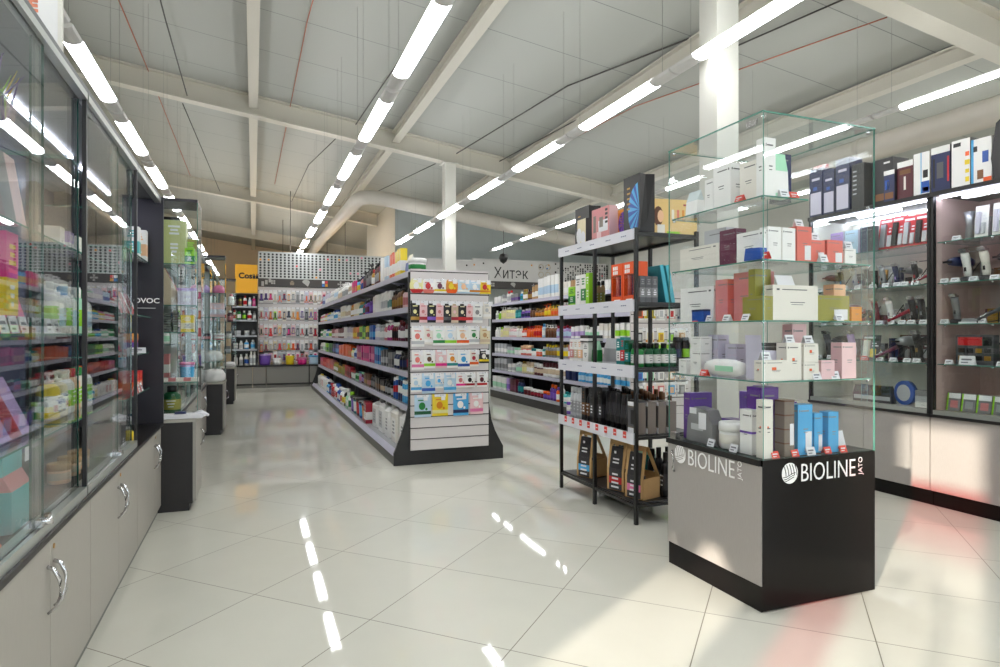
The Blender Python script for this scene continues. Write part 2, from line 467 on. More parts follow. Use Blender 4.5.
# ------------------------------------------------------------------ fluorescent light rows
HOUS = mat('light_housing', (214, 212, 208), 0.4); FROST = mat('frosted_end_cover', (226, 225, 224), 0.35)
def lamp_proto():
    root = obj('ceiling_light', None)
    L = 1.2
    h = MB().box(-.03, -.28, .04, .03, L + .28, .06, 0)
    ob('light_housing', h, HOUS, root)
    pr = [(-.045, .04), (-.066, .028), (-.056, .008), (-.03, -.004), (0, -.008), (.03, -.004), (.056, .008), (.066, .028), (.045, .04)]
    ob('diffuser', MB().prism(pr, 0, L, 'y'), LAMPM, root)
    ob('end_cover', MB().prism(pr, -.27, -.002, 'y'), FROST, root); ob('end_cover', MB().prism(pr, L + .002, L + .27, 'y'), FROST, root)
    w = MB()
    w.box(-.002, -.1, .075, .002, -.096, 1.35); w.box(-.002, L + .1, .075, .002, L + .104, 1.35)
    return root, w
lp, wproto = lamp_proto()
first = True
rows = [(-1.19, 5.28, 1.8, -4, 9, 'over the glass cabinets'), (1.1, 3.83, 1.8, -4, 9, 'over the main aisle'),
        (3.09, 4.45, 1.76, -4, 5, 'over the black rack'), (5.5, 2.9, 1.76, -3, 6, 'over the tool cabinets'), (7.5, 4.5, 1.76, -3, 5, 'beside the right wall')]
import itertools
ORD = ['first', 'second', 'third', 'fourth', 'fifth', 'sixth', 'seventh', 'eighth', 'ninth', 'tenth', 'eleventh', 'twelfth', 'thirteenth', 'fourteenth', 'fifteenth', 'sixteenth']
for x, y0, p, k0, k1, where in rows:
    k1 = min(k1 + 3, int((26 - y0) / p)) if x < 3 else k1 + 1
    n = 0
    wz = roof_z(x) - 3.24
    me_w = None
    for k in range(k0, k1):
        y = y0 + p * k
        if y + 1.5 > 15.9 and x > 3.2: break
        lab = 'white fluorescent ceiling light, %s of its row %s' % (ORD[n], where); n += 1
        if first:
            o = lp; o.location = (x, y, 3.24); tag(o, lab, 'ceiling light', 'fluorescent lights hung in rows'); first = False
        else:
            o = dup(lp, (x, y, 3.24), 0, lab, 'fluorescent lights hung in rows'); o['category'] = 'ceiling light'
        if x > 5: o.scale = (.55, 1, .8)
        if me_w is None:
            me_w = MB().box(-.0012, -.001, .06, .0012, .0012, wz).mesh('suspension_wire', [WIREM])
        obj('suspension_wire', me_w, o, (0, -.1, 0)); obj('suspension_wire', me_w, o, (0, 1.3, 0))

FILLGLOW = mat('warm_fill_glow', (255, 236, 200), .5, emit=(255, 220, 178), estr=26)  # unseen globes added to brighten the far hall
for i, (x, y) in enumerate(((.9, 17.5), (2.3, 17.5), (.9, 22), (2.3, 22))):
    e = empty('fill_globe', (x, y, 3.0 if y < 27 else 3.4), 'unseen fill globe added to warm the hall beyond the back fascia, %s' % ORD[i], 'fill light', 'added fill globes')
    ob('globe', MB().lathe([(.001, -.16), (.1, -.13), (.16, 0), (.1, .13), (.03, .16)], 14, 0), FILLGLOW, e)
    ob('rod', MB().tube([(0, 0, .16), (0, 0, roof_z(x) - 3.02)], .008, 6), CABM, e)

# ------------------------------------------------------------------ goods: one mesh per kind and colour, copied to every place
NOUN = dict(btl='bottle', flat='flat bottle', pump='pump bottle', tube='tube', box='carton', jar='jar', can='spray can', jug='canister',
            tub='tub', vial='dropper bottle', pouch='pouch', spray='trigger bottle')
ONAME = dict(btl='shampoo_bottle', flat='flat_bottle', pump='pump_bottle', tube='cream_tube', box='dye_box', jar='cream_jar', can='spray_can',
             jug='canister', tub='tub', vial='dropper_bottle', pouch='pouch', spray='trigger_bottle')
CATN = dict(btl='bottle', flat='bottle', pump='bottle', tube='tube', box='box', jar='jar', can='spray can', jug='canister', tub='tub', vial='bottle', pouch='pouch', spray='bottle')
def text_lines(b, w, z0, z1, y, mi, n=3, seed=0):
    """small print: short raised strokes in rows"""
    r = random.Random(seed)
    for k in range(n):
        z = z1 - (z1 - z0) * (k + .5) / n; h = (z1 - z0) / n * .28; L = w * (.35 + .5 * r.random())
        b.box(-L / 2, y - .0006, z - h, L / 2, y + .0002, z + h, mi)
_G = {}
def goods(kind, c, cap, lab, w, h, det=1):
    """returns (body mesh, [(part name, mesh)])"""
    key = (kind, c, cap, lab, round(w, 3), round(h, 3), det)
    if key in _G: return _G[key]
    n = 14 if det > 1 else 8
    R = w / 2; B = MB(); C = MB(); name = ONAME[kind]
    mats = [P(c), P(lab), P(cap), PAPER if lab not in ('white', 'offwhite', 'lightgrey', 'cream', 'palepink', 'paleblue') else P('grey')]
    sep = det > 1                      # close up: cap is a part of its own
    def capadd(f):
        f(C if sep else B, 0 if sep else 2)
    if kind in ('btl', 'flat', 'pump', 'spray', 'vial'):
        sy = .58 if kind == 'flat' else 1
        hb = h * {'btl': .80, 'flat': .84, 'pump': .76, 'spray': .74, 'vial': .62}[kind]
        nk = R * .42
        B.lathe([(R * .9, 0), (R, h * .03), (R, hb * .18), (R * 1.012, hb * .2), (R * 1.012, hb * .66), (R, hb * .68), (R * .97, hb * .84), (R * .72, hb * .95), (nk, hb)],
                n, [0, 0, 0, 1, 0, 0, 0, 0], sy=sy)
        if det > 1:
            r = random.Random(key.__hash__() & 255)
            for k in range(3):
                z = hb * (.58 - .13 * k); hw = R * (.5 - .1 * k)
                B.box(-hw, -R * 1.012 * sy - .0008, z, hw, -R * sy * .98, z + hb * .035, 3)
        if kind in ('btl', 'flat'):
            cr = R * (.55 if kind == 'btl' else .62)
            capadd(lambda m, i: m.lathe([(cr, hb - h * .01), (cr, h * .98), (cr * .9, h)], n, i, sy=max(sy, .8)))
        elif kind == 'vial':
            capadd(lambda m, i: m.lathe([(nk * 1.2, hb), (nk * 1.2, hb + h * .15), (nk * .6, hb + h * .17), (nk * .7, h * .95), (nk * .3, h)], n, i))
        elif kind == 'pump':
            def f(m, i):
                m.lathe([(R * .5, hb - .002), (R * .5, hb + h * .07), (R * .16, hb + h * .08), (R * .16, h * .93), (R * .3, h * .935), (R * .3, h)], n, i)
                m.box(-R * .16, -R * 1.15, h * .95, R * .16, 0, h * .99, i)
            capadd(f)
        else:
            def f(m, i):
                m.lathe([(R * .45, hb - .002), (R * .45, hb + h * .06), (R * .3, hb + h * .1), (R * .28, h * .9)], n, i)
                m.prism([(-R * 1.1, h * .93), (-R * .9, h), (R * .7, h * .99), (R * .8, h * .88), (-R * .9, h * .88)], -R * .2, R * .2, 'x', i)
                m.prism([(-R * .8, h * .88), (-R * .65, h * .88), (-R * .45, h * .76), (-R * .6, h * .76)], -R * .1, R * .1, 'x', i)
            capadd(f)
    elif kind == 'tube':
        hc = h * .16; b0 = len(B.v); m = n
        for (rx, ry, z) in ((R * .95, R * .8, hc), (R, R * .75, h * .35), (R, R * .5, h * .7), (R * 1.02, R * .08, h * .96), (R * 1.02, R * .04, h)):
            for i in range(m):
                a = 2 * pi * i / m; B.v.append((rx * cos(a), ry * sin(a), z))
        for k in range(4):
            for i in range(m):
                j = (i + 1) % m; B.face([b0 + k * m + i, b0 + k * m + j, b0 + (k + 1) * m + j, b0 + (k + 1) * m + i], [0, 1, 0, 0][k], True)
        B.face([b0 + 4 * m + i for i in range(m)], 0)
        capadd(lambda mm, i: mm.lathe([(R * .72, 0), (R * .78, hc), (R * .9, hc + .001)], n, i, sy=.85))
    elif kind in ('box', 'pouch'):
        D = w * .5 if kind == 'box' else w * .28
        if kind == 'box':
            B.bands(-R, -D, 0, R, D, h, (0, .18, .55, .62, 1), (0, 1, 0, 0))
            B.m[-1] = 0
            if det > 1: text_lines(B, w * .8, h * .66, h * .9, -D, 1 if lab != c else 3, 3, int(w * 1000 + h * 100)); text_lines(B, w * .6, h * .25, h * .5, -D, 3, 3, int(h * 1000))
        else:
            b0 = len(B.v)
            for (x, y, z) in ((R * .96, D, 0), (R, D, h * .1), (R, D * .8, h * .6), (R, D * .1, h * .93), (R, D * .05, h)):
                B.v += [(-x, -y, z), (x, -y, z), (x, y, z), (-x, y, z)]
            for k in range(4):
                for i in range(4):
                    j = (i + 1) % 4; B.face([b0 + 4 * k + i, b0 + 4 * k + j, b0 + 4 * k + 4 + j, b0 + 4 * k + 4 + i], [0, 1, 0, 0][k])
            B.face([b0 + 3, b0 + 2, b0 + 1, b0], 0); B.face([b0 + 16, b0 + 17, b0 + 18, b0 + 19], 0)
    elif kind == 'jar':
        B.lathe([(R * .9, 0), (R, h * .06), (R, h * .2), (R * 1.01, h * .21), (R * 1.01, h * .55), (R, h * .56), (R, h * .66)], n, [0, 0, 0, 1, 0, 0])
        capadd(lambda m, i: m.lathe([(R * 1.05, h * .66), (R * 1.05, h * .97), (R * .98, h)], n, i))
    elif kind == 'tub':
        B.lathe([(R * .86, 0), (R * .9, h * .15), (R * .97, h * .75), (R, h * .86)], n, [0, 1, 0])
        capadd(lambda m, i: m.lathe([(R * 1.07, h * .86), (R * 1.07, h * .96), (R * .95, h), ], n, i))
    elif kind == 'can':
        B.lathe([(R * .94, 0), (R, h * .015), (R, h * .3), (R * 1.005, h * .31), (R * 1.005, h * .6), (R, h * .61), (R, h * .8), (R * .9, h * .82)], n, [0, 0, 0, 1, 0, 0, 0])
        capadd(lambda m, i: m.lathe([(R * .88, h * .815), (R * .88, h * .97), (R * .7, h)], n, i))
    elif kind == 'jug':
        D = R * .62
        ch = R * .16
        poly = [(-R + ch, -D), (R - ch, -D), (R, -D + ch), (R, D - ch), (R - ch, D), (-R + ch, D), (-R, D - ch), (-R, -D + ch)]
        B.prism(poly, 0, h * .8, 'z', 0)
        b0 = len(B.v); B.v += [(x, y, h * .8) for x, y in poly] + [(x * .6, y * .5, h * .9) for x, y in poly]
        for i in range(8): j = (i + 1) % 8; B.face([b0 + i, b0 + j, b0 + 8 + j, b0 + 8 + i], 0)
        B.face([b0 + 8 + i for i in range(8)], 0)
        B.tube([(-R * .55, 0, h * .86), (-R * .4, 0, h * .97), (R * .05, 0, h * .98), (R * .2, 0, h * .88)], R * .09, 6, 0)
        B.box(-R * .7, -D - .001, h * .14, R * .7, -D + .001, h * .66, 1)
        text_lines(B, R * 1.2, h * .2, h * .6, -D - .0012, 3, 4, 3)
        capadd(lambda m, i: m.lathe([(R * .2, h * .88), (R * .2, h), (R * .17, h + .004)], n, i, cx=R * .52))
    body = B.mesh(name, mats)
    parts = []
    if sep and C.v:
        pn = {'pump': 'pump_head', 'spray': 'trigger', 'jar': 'lid', 'tub': 'lid', 'vial': 'dropper'}.get(kind, 'cap')
        parts.append((pn, C.mesh(pn, [P(cap)])))
    _G[key] = (body, parts)
    return _G[key]
def put(kind, c, cap, lab, w, h, loc, rz, label, group=None, det=1, name=None, cat=None):
    body, parts = goods(kind, c, cap, lab, w, h, det)
    o = obj(name or ONAME[kind], body, None, loc, rz)
    tag(o, label, cat or CATN[kind], group)
    for pn, me in parts: obj(pn, me, o)
    return o
def desc(kind, c, cap, lab):
    if kind in ('box', 'pouch'):
        return '%s %s' % (cn(c), NOUN[kind]) if lab == c else '%s and %s %s' % (cn(c), cn(lab), NOUN[kind])
    if cap == c: return '%s %s' % (cn(c), NOUN[kind])
    return '%s %s with %s cap' % (cn(c), NOUN[kind], cn(cap)) if kind not in ('jar', 'tub') else '%s %s with %s lid' % (cn(c), NOUN[kind], cn(cap))

def fit(label, n=16):
    return label if len(label.split()) <= n else None

def fill_run(spec, y0, x, z, rz, shelf, group, bays=None, det=1, axis=1, sgn=1, jit=.008, deep=0, face=-1, hmax=9):
    """spec: 'end kind body cap label w h; ...' along one shelf from y0. bays: list of bay starts, naming which bay an item is in"""
    pos = y0; cnt = {}
    r = random.Random(int(z * 1000) + int(x * 10))
    for s in spec.strip().split(';'):
        q = s.split()
        if not q: continue
        end = float(q[0]); kind, c, cap, lab, w, h = q[1], q[2], q[3], q[4], float(q[5]), min(float(q[6]), hmax)
        if kind == '-': pos = end; continue
        pitch = w * (1.24 if axis == 1 else 1.08) + .004
        n = max(1, int(abs(end - pos) / pitch + .3))
        pitch = abs(end - pos) / n
        for k in range(n):
            p = pos + sgn * pitch * (k + .5)
            bi = 0
            if bays:
                for i, b in enumerate(bays):
                    if (p - b) * sgn >= 0: bi = i
            cnt[bi] = cnt.get(bi, 0) + 1; ix = cnt[bi] - 1
            d = desc(kind, c, cap, lab)
            o_ = ORD[ix] if ix < len(ORD) else nth(ix + 1)
            if bays:
                label = '%s, %s item in the %s bay of %s' % (d, o_, ORD[bi], shelf)
                if not fit(label, 15): label = '%s %s, %s in the %s bay of %s' % (cn(c), NOUN[kind], o_, ORD[bi], shelf)
            else:
                label = '%s, %s item along %s' % (d, o_, shelf)
                if not fit(label, 15): label = '%s %s, %s along %s' % (cn(c), NOUN[kind], o_, shelf)
            xx = x - face * (w * .5 + .012 + r.uniform(0, jit))
            loc = (xx, p, z) if axis == 1 else (p, xx, z)
            put(kind, c, cap, lab, w, h * r.choice((1, 1, 1.04, .95)), loc, rz, label, group, det)
            
        pos = end

# ------------------------------------------------------------------ the long gondola
GY0, BAY, NB = 5.76, 1.085, 8
GY1 = GY0 + BAY * NB
GX = 1.71
g = empty('gondola_shelving', (GX, 10, 0), 'long double-sided black gondola with grey shelves and a white slatted end panel', 'shelving unit')
def gpart(name, b, m, parent=None): 
    o = ob(name, b, m, parent or g, (-GX, -10, 0) if parent is None else (0, 0, 0)); return o
gpart('base_plinth', MB().prism([(1.19, 0), (2.24, 0), (2.24, .075), (2.19, .1), (1.24, .1), (1.19, .075)], GY0, GY1, 'y'), DARKM)
gpart('back_panel', MB().box(1.695, GY0, .1, 1.725, GY1, 1.70), BLACKM)
# shaped end plates
ep = [(1.185, 0), (2.245, 0), (2.245, .12), (2.20, .2), (2.16, .28), (2.125, .38), (2.105, .5), (2.10, .58), (2.10, 1.76), (1.32, 1.76), (1.32, .6), (1.315, .52), (1.29, .4), (1.255, .28), (1.215, .18), (1.185, .11)]
gpart('end_plate', MB().prism(ep, GY0 - .03, GY0, 'y'), BLACKM)
gpart('end_plate', MB().prism(ep, GY1, GY1 + .03, 'y'), BLACKM)
# slatted end panel
def slats(x0, x1, z0, z1, y, pitch=.1025, th=.016):
    b = MB().box(x0, y - .004, z0, x1, y, z1, 1)
    z = z0
    while z < z1 - .01:
        b.box(x0, y - th, z + .004, x1, y - .004, min(z + pitch - .006, z1), 0); z += pitch
    return b
gpart('slat_panel', slats(1.335, 2.09, .13, 1.79, GY0 - .03), [SLAT, GROOVE])
ZS = [1.775, 1.445, 1.125, .845, .53]
ZN = ["gondola's top shelf", "gondola's second shelf", "gondola's third shelf", "gondola's fourth shelf", "gondola's fifth shelf", "gondola's floor shelf"]
me_sh = {}
def shelf_piece(side, L, dep, th=.03):
    k = (side, L, dep, th)
    if k not in me_sh:
        a = MB().box(0, 0, -th, dep, L, -.002)
        if side < 0: pass
        rr = MB().box(-.012, 0, -.052, 0, L, .0)
        me_sh[k] = (a.mesh('shelf', [GREYSHELF]), rr.mesh('price_rail', [RAIL]))
    return me_sh[k]
for bi in range(NB):
    y = GY0 + BAY * bi
    for z in ZS:
        a, r_ = shelf_piece(-1, BAY - .004, .36)
        s1 = obj('shelf', a, g, (1.335 - GX, y - 10 + .002, z)); obj('price_rail', r_, s1)
        s2 = obj('shelf', a, g, (2.085 - GX, y + BAY - 10 - .002, z), pi); obj('price_rail', r_, s2)
UP = MB().box(-.025, -.012, .1, .025, .012, 1.7).mesh('upright', [GREYSHELF])
for bi in range(NB + 1):
    y = min(max(GY0 + BAY * bi, GY0 + .013), GY1 - .013)
    obj('upright', UP, g, (1.668 - GX, y - 10, 0)); obj('upright', UP, g, (1.752 - GX, y - 10, 0))
BRK = MB().prism([(1.38 - GX, -.03), (1.66 - GX, -.03), (1.66 - GX, -.12), (1.64 - GX, -.12)], -.004, .004, 'y').mesh('shelf_bracket', [RAIL])
for bi in range(1, NB):
    for z in ZS: obj('shelf_bracket', BRK, g, (0, GY0 + BAY * bi - 10, z))
gpart('deck', MB().box(1.225, GY0, .1, 1.69, GY1, .112), GREYSHELF)
gpart('price_rail', MB().prism([(1.19, .08), (1.20, .08), (1.235, .125), (1.225, .128)], GY0, GY1, 'y'), RAIL)
gpart('deck', MB().box(1.73, GY0, .1, 2.2, GY1, .112), GREYSHELF)

bays = [GY0 + BAY * i for i in range(NB)]
GL = [
 # top shelf
 '6.02 jar white white green .17 .13; 6.22 pouch white green blue .15 .19; 6.50 box yellow white white .07 .27; 6.80 box orange paleyellow white .07 .26; 7.08 box paleblue magenta white .07 .27; 7.32 box white lilac white .075 .27; 7.55 flat plum black gold .07 .26; 7.8 flat maroon black silver .07 .25; 7.95 btl gold red white .07 .2; 8.35 pump black black grey .085 .28; 8.6 pump charcoal black plum .07 .23; 8.95 flat rose navy blue .075 .2; 9.2 flat skyblue black yellow .07 .18; 9.6 box hotpink white salmon .09 .18; 10.1 tube white white beige .07 .2; 10.7 pump white white silver .075 .22; 11.3 btl offwhite white beige .075 .2; 12.0 tube white white paleblue .07 .22; 12.6 btl lightgrey white white .08 .2; 13.3 box palelilac white white .09 .2; 13.9 box paleblue white blue .09 .18; 14.35 box red red white .13 .1',
 '5.98 btl palepink rose pink .085 .22; 6.2 btl palepink black rose .08 .2; 6.45 pump bronze black gold .07 .23; 6.7 btl brown black gold .07 .2; 6.92 box white teal teal .09 .2; 7.3 box white white lightgrey .085 .21; 7.65 box white purple white .085 .21; 7.8 box offwhite white white .06 .2; 8.2 flat purple black violet .075 .2; 8.45 btl violet black plum .06 .19; 8.6 btl crimson teal teal .06 .17; 8.9 btl teal gold white .06 .19; 9.4 box cream white white .08 .18; 9.75 btl gold amber white .065 .18; 10.3 box white cream beige .08 .18; 10.9 box offwhite white cream .08 .19; 11.3 jar cream white white .09 .1; 11.9 btl white blue skyblue .07 .17; 12.5 btl paleblue white white .07 .15; 13.0 btl skyblue yellow white .065 .15; 13.5 btl yellow pink white .065 .15; 14.0 btl pink white white .07 .15; 14.35 btl salmon white white .06 .14',
 '5.95 flat darkred maroon crimson .085 .23; 6.18 flat maroon black white .085 .22; 6.42 btl plum darkred white .08 .2; 6.7 btl darkred white black .08 .19; 6.95 pump magenta white white .06 .22; 7.15 btl rose white white .07 .18; 7.5 flat lightgrey silver white .085 .18; 7.8 flat palelilac lightgrey white .085 .18; 8.1 box blue navy skyblue .07 .17; 8.35 box yellow black black .07 .17; 8.6 box green black lime .07 .17; 8.85 box lime black black .07 .17; 9.1 box orange black darkred .07 .17; 9.5 box amber yellow yellow .07 .16; 10.1 box palelilac white white .08 .17; 10.5 box white pink white .07 .17; 11.2 box darkred red white .08 .16; 11.7 box palepink white white .08 .15; 12.2 box crimson red white .08 .15; 12.7 btl white green lime .065 .15; 13.2 btl white blue skyblue .065 .15; 13.8 btl mint white white .065 .15; 14.35 btl white green green .065 .16',
 '5.88 btl hotpink hotpink magenta .07 .22; 6.1 flat black charcoal crimson .08 .19; 6.35 btl black black navy .09 .18; 6.62 btl navy white white .09 .19; 6.9 box grey lightgrey darkgrey .1 .15; 7.3 box darkgrey grey lightgrey .09 .17; 7.7 box skyblue blue blue .09 .2; 8.1 box magenta rose pink .085 .2; 8.7 box hotpink pink magenta .08 .2; 9.1 box magenta lilac rose .08 .19; 9.4 btl paleblue white blue .07 .15; 9.65 btl paleyellow teal white .07 .14; 10.0 box orange yellow amber .08 .17; 10.6 box orange red orange .08 .18; 11.1 box salmon orange orange .08 .17; 11.6 box blue navy skyblue .08 .18; 12.1 box navy blue blue .08 .17; 12.7 box green lime darkgreen .08 .17; 13.3 box lime white green .08 .16; 13.8 box white green mint .08 .16; 14.35 btl white white grey .07 .16',
 '5.95 can blue white red .07 .24; 6.2 can skyblue white white .07 .23; 6.42 can navy skyblue white .07 .24; 6.62 can blue white red .07 .23; 6.85 tub black black lightgrey .13 .12; 7.1 btl black black silver .08 .17; 7.35 box charcoal copper beige .08 .15; 7.7 box black rose bronze .08 .16; 8.0 btl charcoal black grey .07 .17; 8.25 box bronze black rose .08 .15; 8.5 box brown black gold .07 .15; 8.8 flat plum mint lilac .07 .14; 9.05 flat lilac teal pink .07 .14; 9.35 flat mint black green .07 .13; 9.7 tub grey red white .07 .12; 10.1 box crimson red darkred .07 .16; 10.4 box red darkred crimson .07 .16; 10.8 btl olive gold olive .065 .16; 11.3 btl gold black olive .065 .16; 11.9 btl olive gold white .065 .16; 12.5 box rose pink salmon .07 .17; 13.1 box salmon red rose .075 .17; 13.8 box red crimson salmon .075 .17; 14.35 box pink salmon rose .075 .16',
]
GL[4] = GL[4].replace('copper', 'bronze')
for i, spec in enumerate(GL):
    fill_run(spec, GY0 + .02, 1.34, ZS[i], -pi / 2, ZN[i], "goods on the %s" % ZN[i].replace("gondola's ", "") + ' of the gondola', bays)
fill_run('6.2 jug white white white .26 .37; 6.55 jug offwhite white white .26 .36; 6.9 jug white white white .24 .35; 7.3 jug white grey lightgrey .28 .34; 7.75 jug white grey lightgrey .28 .33; 7.95 box crimson black white .09 .24; 8.2 tub orange black amber .2 .23; 8.45 tub blue black skyblue .2 .23; 8.7 tub darkred black red .2 .23; 8.95 tub teal black white .19 .22; 9.2 tub purple black violet .19 .22; 9.4 btl white lime green .12 .25; 9.65 btl mint white white .11 .22; 9.9 btl black white yellow .13 .26; 10.1 pump white white yellow .12 .25; 10.3 btl white white red .13 .23; 10.7 btl blue white white .13 .22; 11.1 btl white blue red .13 .24; 11.5 btl red white crimson .12 .2; 11.9 btl navy red blue .12 .19; 12.3 btl skyblue navy white .12 .19; 12.7 jug white white yellow .2 .22; 13.2 jug white blue white .2 .23; 13.8 jug white white red .2 .22; 14.35 jug white yellow white .2 .23',
         GY0 + .02, 1.25, .114, -pi / 2, ZN[5], 'goods on the floor shelf of the gondola', bays, det=2)

# hanging packs on the slatted end panel, drawn as flat bags on hooks
def pack_mesh(kind, c1, c2, c3, w, h):
    k = ('pack', kind, c1, c2, c3, w, h)
    if k in _G: return _G[k]
    B = MB(); t = .012
    mats = [P(c1), P(c2), P(c3), PAPER]
    # pouch: thin at the sealed edges, full in the middle
    xs = [-.5, -.36, 0, .36, .5]; zs = [0, .12, .27, .42, .66, .88, 1]
    th = lambda u, v: .0008 + t * max(0, 1 - (2 * u) ** 2) * max(0, sin(pi * v)) if kind != 'card' else .0012
    def colr(i, j):
        if j == 5: return 3 if i in (1, 2) else 0
        if j == 1: return 1
        if j == 0 and kind == 'round': return 1
        return 0
    for side in (-1, 1):
        b0 = len(B.v)
        for z in zs:
            for x in xs: B.v.append((x * w, side * th(x, z) - .012, -h + z * h))
        for j in range(6):
            for i in range(4):
                a = b0 + j * 5 + i; q = [a, a + 1, a + 6, a + 5]
                B.face(q if side < 0 else q[::-1], colr(i, j) if side < 0 else 0)
    if kind == 'round':
        for i, v in enumerate(B.v):
            x, y, z = v; zz = (z + h) / h - .5; f = math.sqrt(max(0, 1 - (1.86 * zz) ** 2)); B.v[i] = (x * (.35 + .65 * f), y, z)
    if kind == 'card':   # clear blister with the article inside on a printed card
        B.box(-w * .3, -.03, -h * .86, w * .3, -.0135, -h * .3, 2); B.box(-w * .18, -.034, -h * .78, w * .18, -.03, -h * .4, 1)
    if kind != 'card':
        for (mx, mz, mr) in ((-.06, .5, .2), (.2, .36, .07)):
            B.prism([(mx * w + mr * w * cos(a), -h + mz * h + mr * w * sin(a) * 1.15) for a in [q * pi / 5 for q in range(10)]], -.0262, -.0245 + .004 * 0, 'y', 2)
        B.box(-w * .3, -.0255, -h * .27, w * .22, -.0235, -h * .22, 2)
    _G[k] = B.mesh('hanging_pack', mats)
    return _G[k]
HOOKM = MB().tube([(0, .008, 0), (0, -.1, .0), (0, -.11, .012)], .003, 5).mesh('display_hook', [CHROME])
TAGM = MB().box(-.018, -.118, -.034, .018, -.112, .006).mesh('hook_label', [PAPER])
def hang(kind, c1, c2, c3, w, h, loc, label, group, rz=0, hook=None, tagl=True, name='hanging_pack', dz=0.0):
    """a pack on its hook; the hook belongs to the panel"""
    o = obj(name, pack_mesh(kind, c1, c2, c3, w, h), None, loc, rz)
    tag(o, label, 'package', group)
    if hook:
        p, off = hook
        hk = obj('display_hook', HOOKM, p, (loc[0] - off[0], loc[1] - off[1], loc[2] - .01), rz)
        if tagl: obj('hook_label', TAGM, hk, (0, 0, 0))
    return o
GH = (g, (GX, 10)); YP = GY0 - .046
rowsG = [
 (1.70, 'top row', [(1.39, 'round', 'paleyellow', 'red', 'white', .135, .13), (1.50, 'round', 'white', 'salmon', 'red', .13, .13), (1.61, 'bag', 'white', 'yellow', 'plum', .12, .125), (1.72, 'round', 'amber', 'orange', 'yellow', .125, .125), (1.84, 'bag', 'paleblue', 'white', 'peach', .12, .125), (1.95, 'bag', 'paleblue', 'amber', 'white', .115, .125), (2.05, 'bag', 'yellow', 'amber', 'red', .115, .125)]),
 (1.50, 'second row', [(1.375, 'bag', 'black', 'gold', 'paleyellow', .085, .2), (1.45, 'bag', 'palepink', 'crimson', 'rose', .075, .2), (1.53, 'bag', 'black', 'violet', 'paleyellow', .085, .2), (1.605, 'bag', 'palepink', 'salmon', 'rose', .075, .2), (1.68, 'bag', 'black', 'darkgrey', 'cream', .08, .2), (1.75, 'bag', 'beige', 'crimson', 'palepink', .07, .2), (1.825, 'bag', 'black', 'red', 'cream', .08, .2), (1.895, 'bag', 'palepink', 'red', 'rose', .07, .2), (1.975, 'bag', 'white', 'lightgrey', 'grey', .1, .2), (2.07, 'bag', 'offwhite', 'white', 'lightgrey', .085, .16)]),
 (1.27, 'third row', [(1.40, 'bag', 'white', 'lightgrey', 'salmon', .12, .19), (1.50, 'bag', 'offwhite', 'white', 'rose', .08, .17), (1.60, 'bag', 'white', 'green', 'mint', .115, .18), (1.71, 'bag', 'white', 'lime', 'paleblue', .115, .18), (1.83, 'bag', 'white', 'orange', 'peach', .12, .18), (1.94, 'bag', 'white', 'lightgrey', 'green', .1, .17), (2.05, 'bag', 'cream', 'beige', 'tan', .1, .17)]),
 (1.05, 'fourth row', [(1.40, 'bag', 'white', 'pink', 'salmon', .115, .18), (1.51, 'bag', 'white', 'lime', 'brown', .105, .17), (1.62, 'bag', 'palepink', 'hotpink', 'white', .11, .17), (1.73, 'bag', 'white', 'teal', 'amber', .11, .17), (1.84, 'bag', 'white', 'blue', 'skyblue', .12, .18), (1.94, 'bag', 'offwhite', 'orange', 'crimson', .09, .16), (2.04, 'bag', 'black', 'yellow', 'offwhite', .1, .13)]),
 (.835, 'fifth row', [(1.385, 'bag', 'white', 'skyblue', 'paleblue', .1, .17), (1.50, 'bag', 'paleblue', 'blue', 'skyblue', .125, .185), (1.60, 'bag', 'white', 'paleblue', 'skyblue', .08, .14), (1.705, 'bag', 'paleblue', 'skyblue', 'white', .12, .18), (1.81, 'bag', 'white', 'hotpink', 'rose', .095, .14), (1.90, 'bag', 'white', 'crimson', 'black', .095, .14), (2.02, 'bag', 'white', 'red', 'maroon', .1, .14)]),
 (.64, 'bottom row', [(1.445, 'bag', 'paleblue', 'darkgreen', 'green', .155, .205), (1.61, 'bag', 'yellow', 'paleyellow', 'amber', .15, .2), (1.81, 'bag', 'skyblue', 'navy', 'white', .15, .205), (1.965, 'bag', 'palepink', 'pink', 'white', .13, .2)])]
for z, rn, its in rowsG:
    for i, (x, k, a, b, c, w, h) in enumerate(its):
        hang(k, a, b, c, w, h, (x, YP, z), '%s and %s hanging packet, %s of the %s on the gondola end' % (cn(a), cn(b), ORD[i], rn), 'packets hanging on the gondola end panel', 0, GH)

def base_parts(label, cat, name, loc, group=None):
    e = empty(name, loc, label, cat, group)
    def part(n, b, m, parent=None):
        return ob(n, b, m, parent or e, (-loc[0], -loc[1], -loc[2]) if parent is None else (0, 0, 0))
    return e, part

# ------------------------------------------------------------------ fascia along the back: dotted grille, icon strip, sign band
FX0, FX1, FY = .10, 9.1, 15.42
fas = MB()
fas.box(FX0, FY, 2.45, 3.35, FY + .06, 3.06, 0); fas.box(5.2, FY, 2.55, 9.1, FY + .06, 3.12, 1); fas.box(3.35, FY, 2.45, 5.2, FY + .06, 3.07, 1)
fas.box(FX0, FY - .01, 2.27, 5.2, FY + .06, 2.45, 2); fas.box(5.2, FY - .01, 2.36, 7.05, FY + .06, 2.55, 2)
GRIL = mat('pale_grille_panel', (196, 200, 198), 0.5); SIGNW = mat('sign_band_white', (206, 204, 202), 0.5); STRIPM = mat('icon_strip_dark', (66, 62, 60), 0.5)
fascia, fpart = base_parts('long back fascia with a dotted grille, a dark icon strip and a sign band', 'fascia', 'fascia', (FX0, FY, 0))
fpart('fascia_board', fas, [GRIL, SIGNW, STRIPM])
r = random.Random(3)
ho = MB()
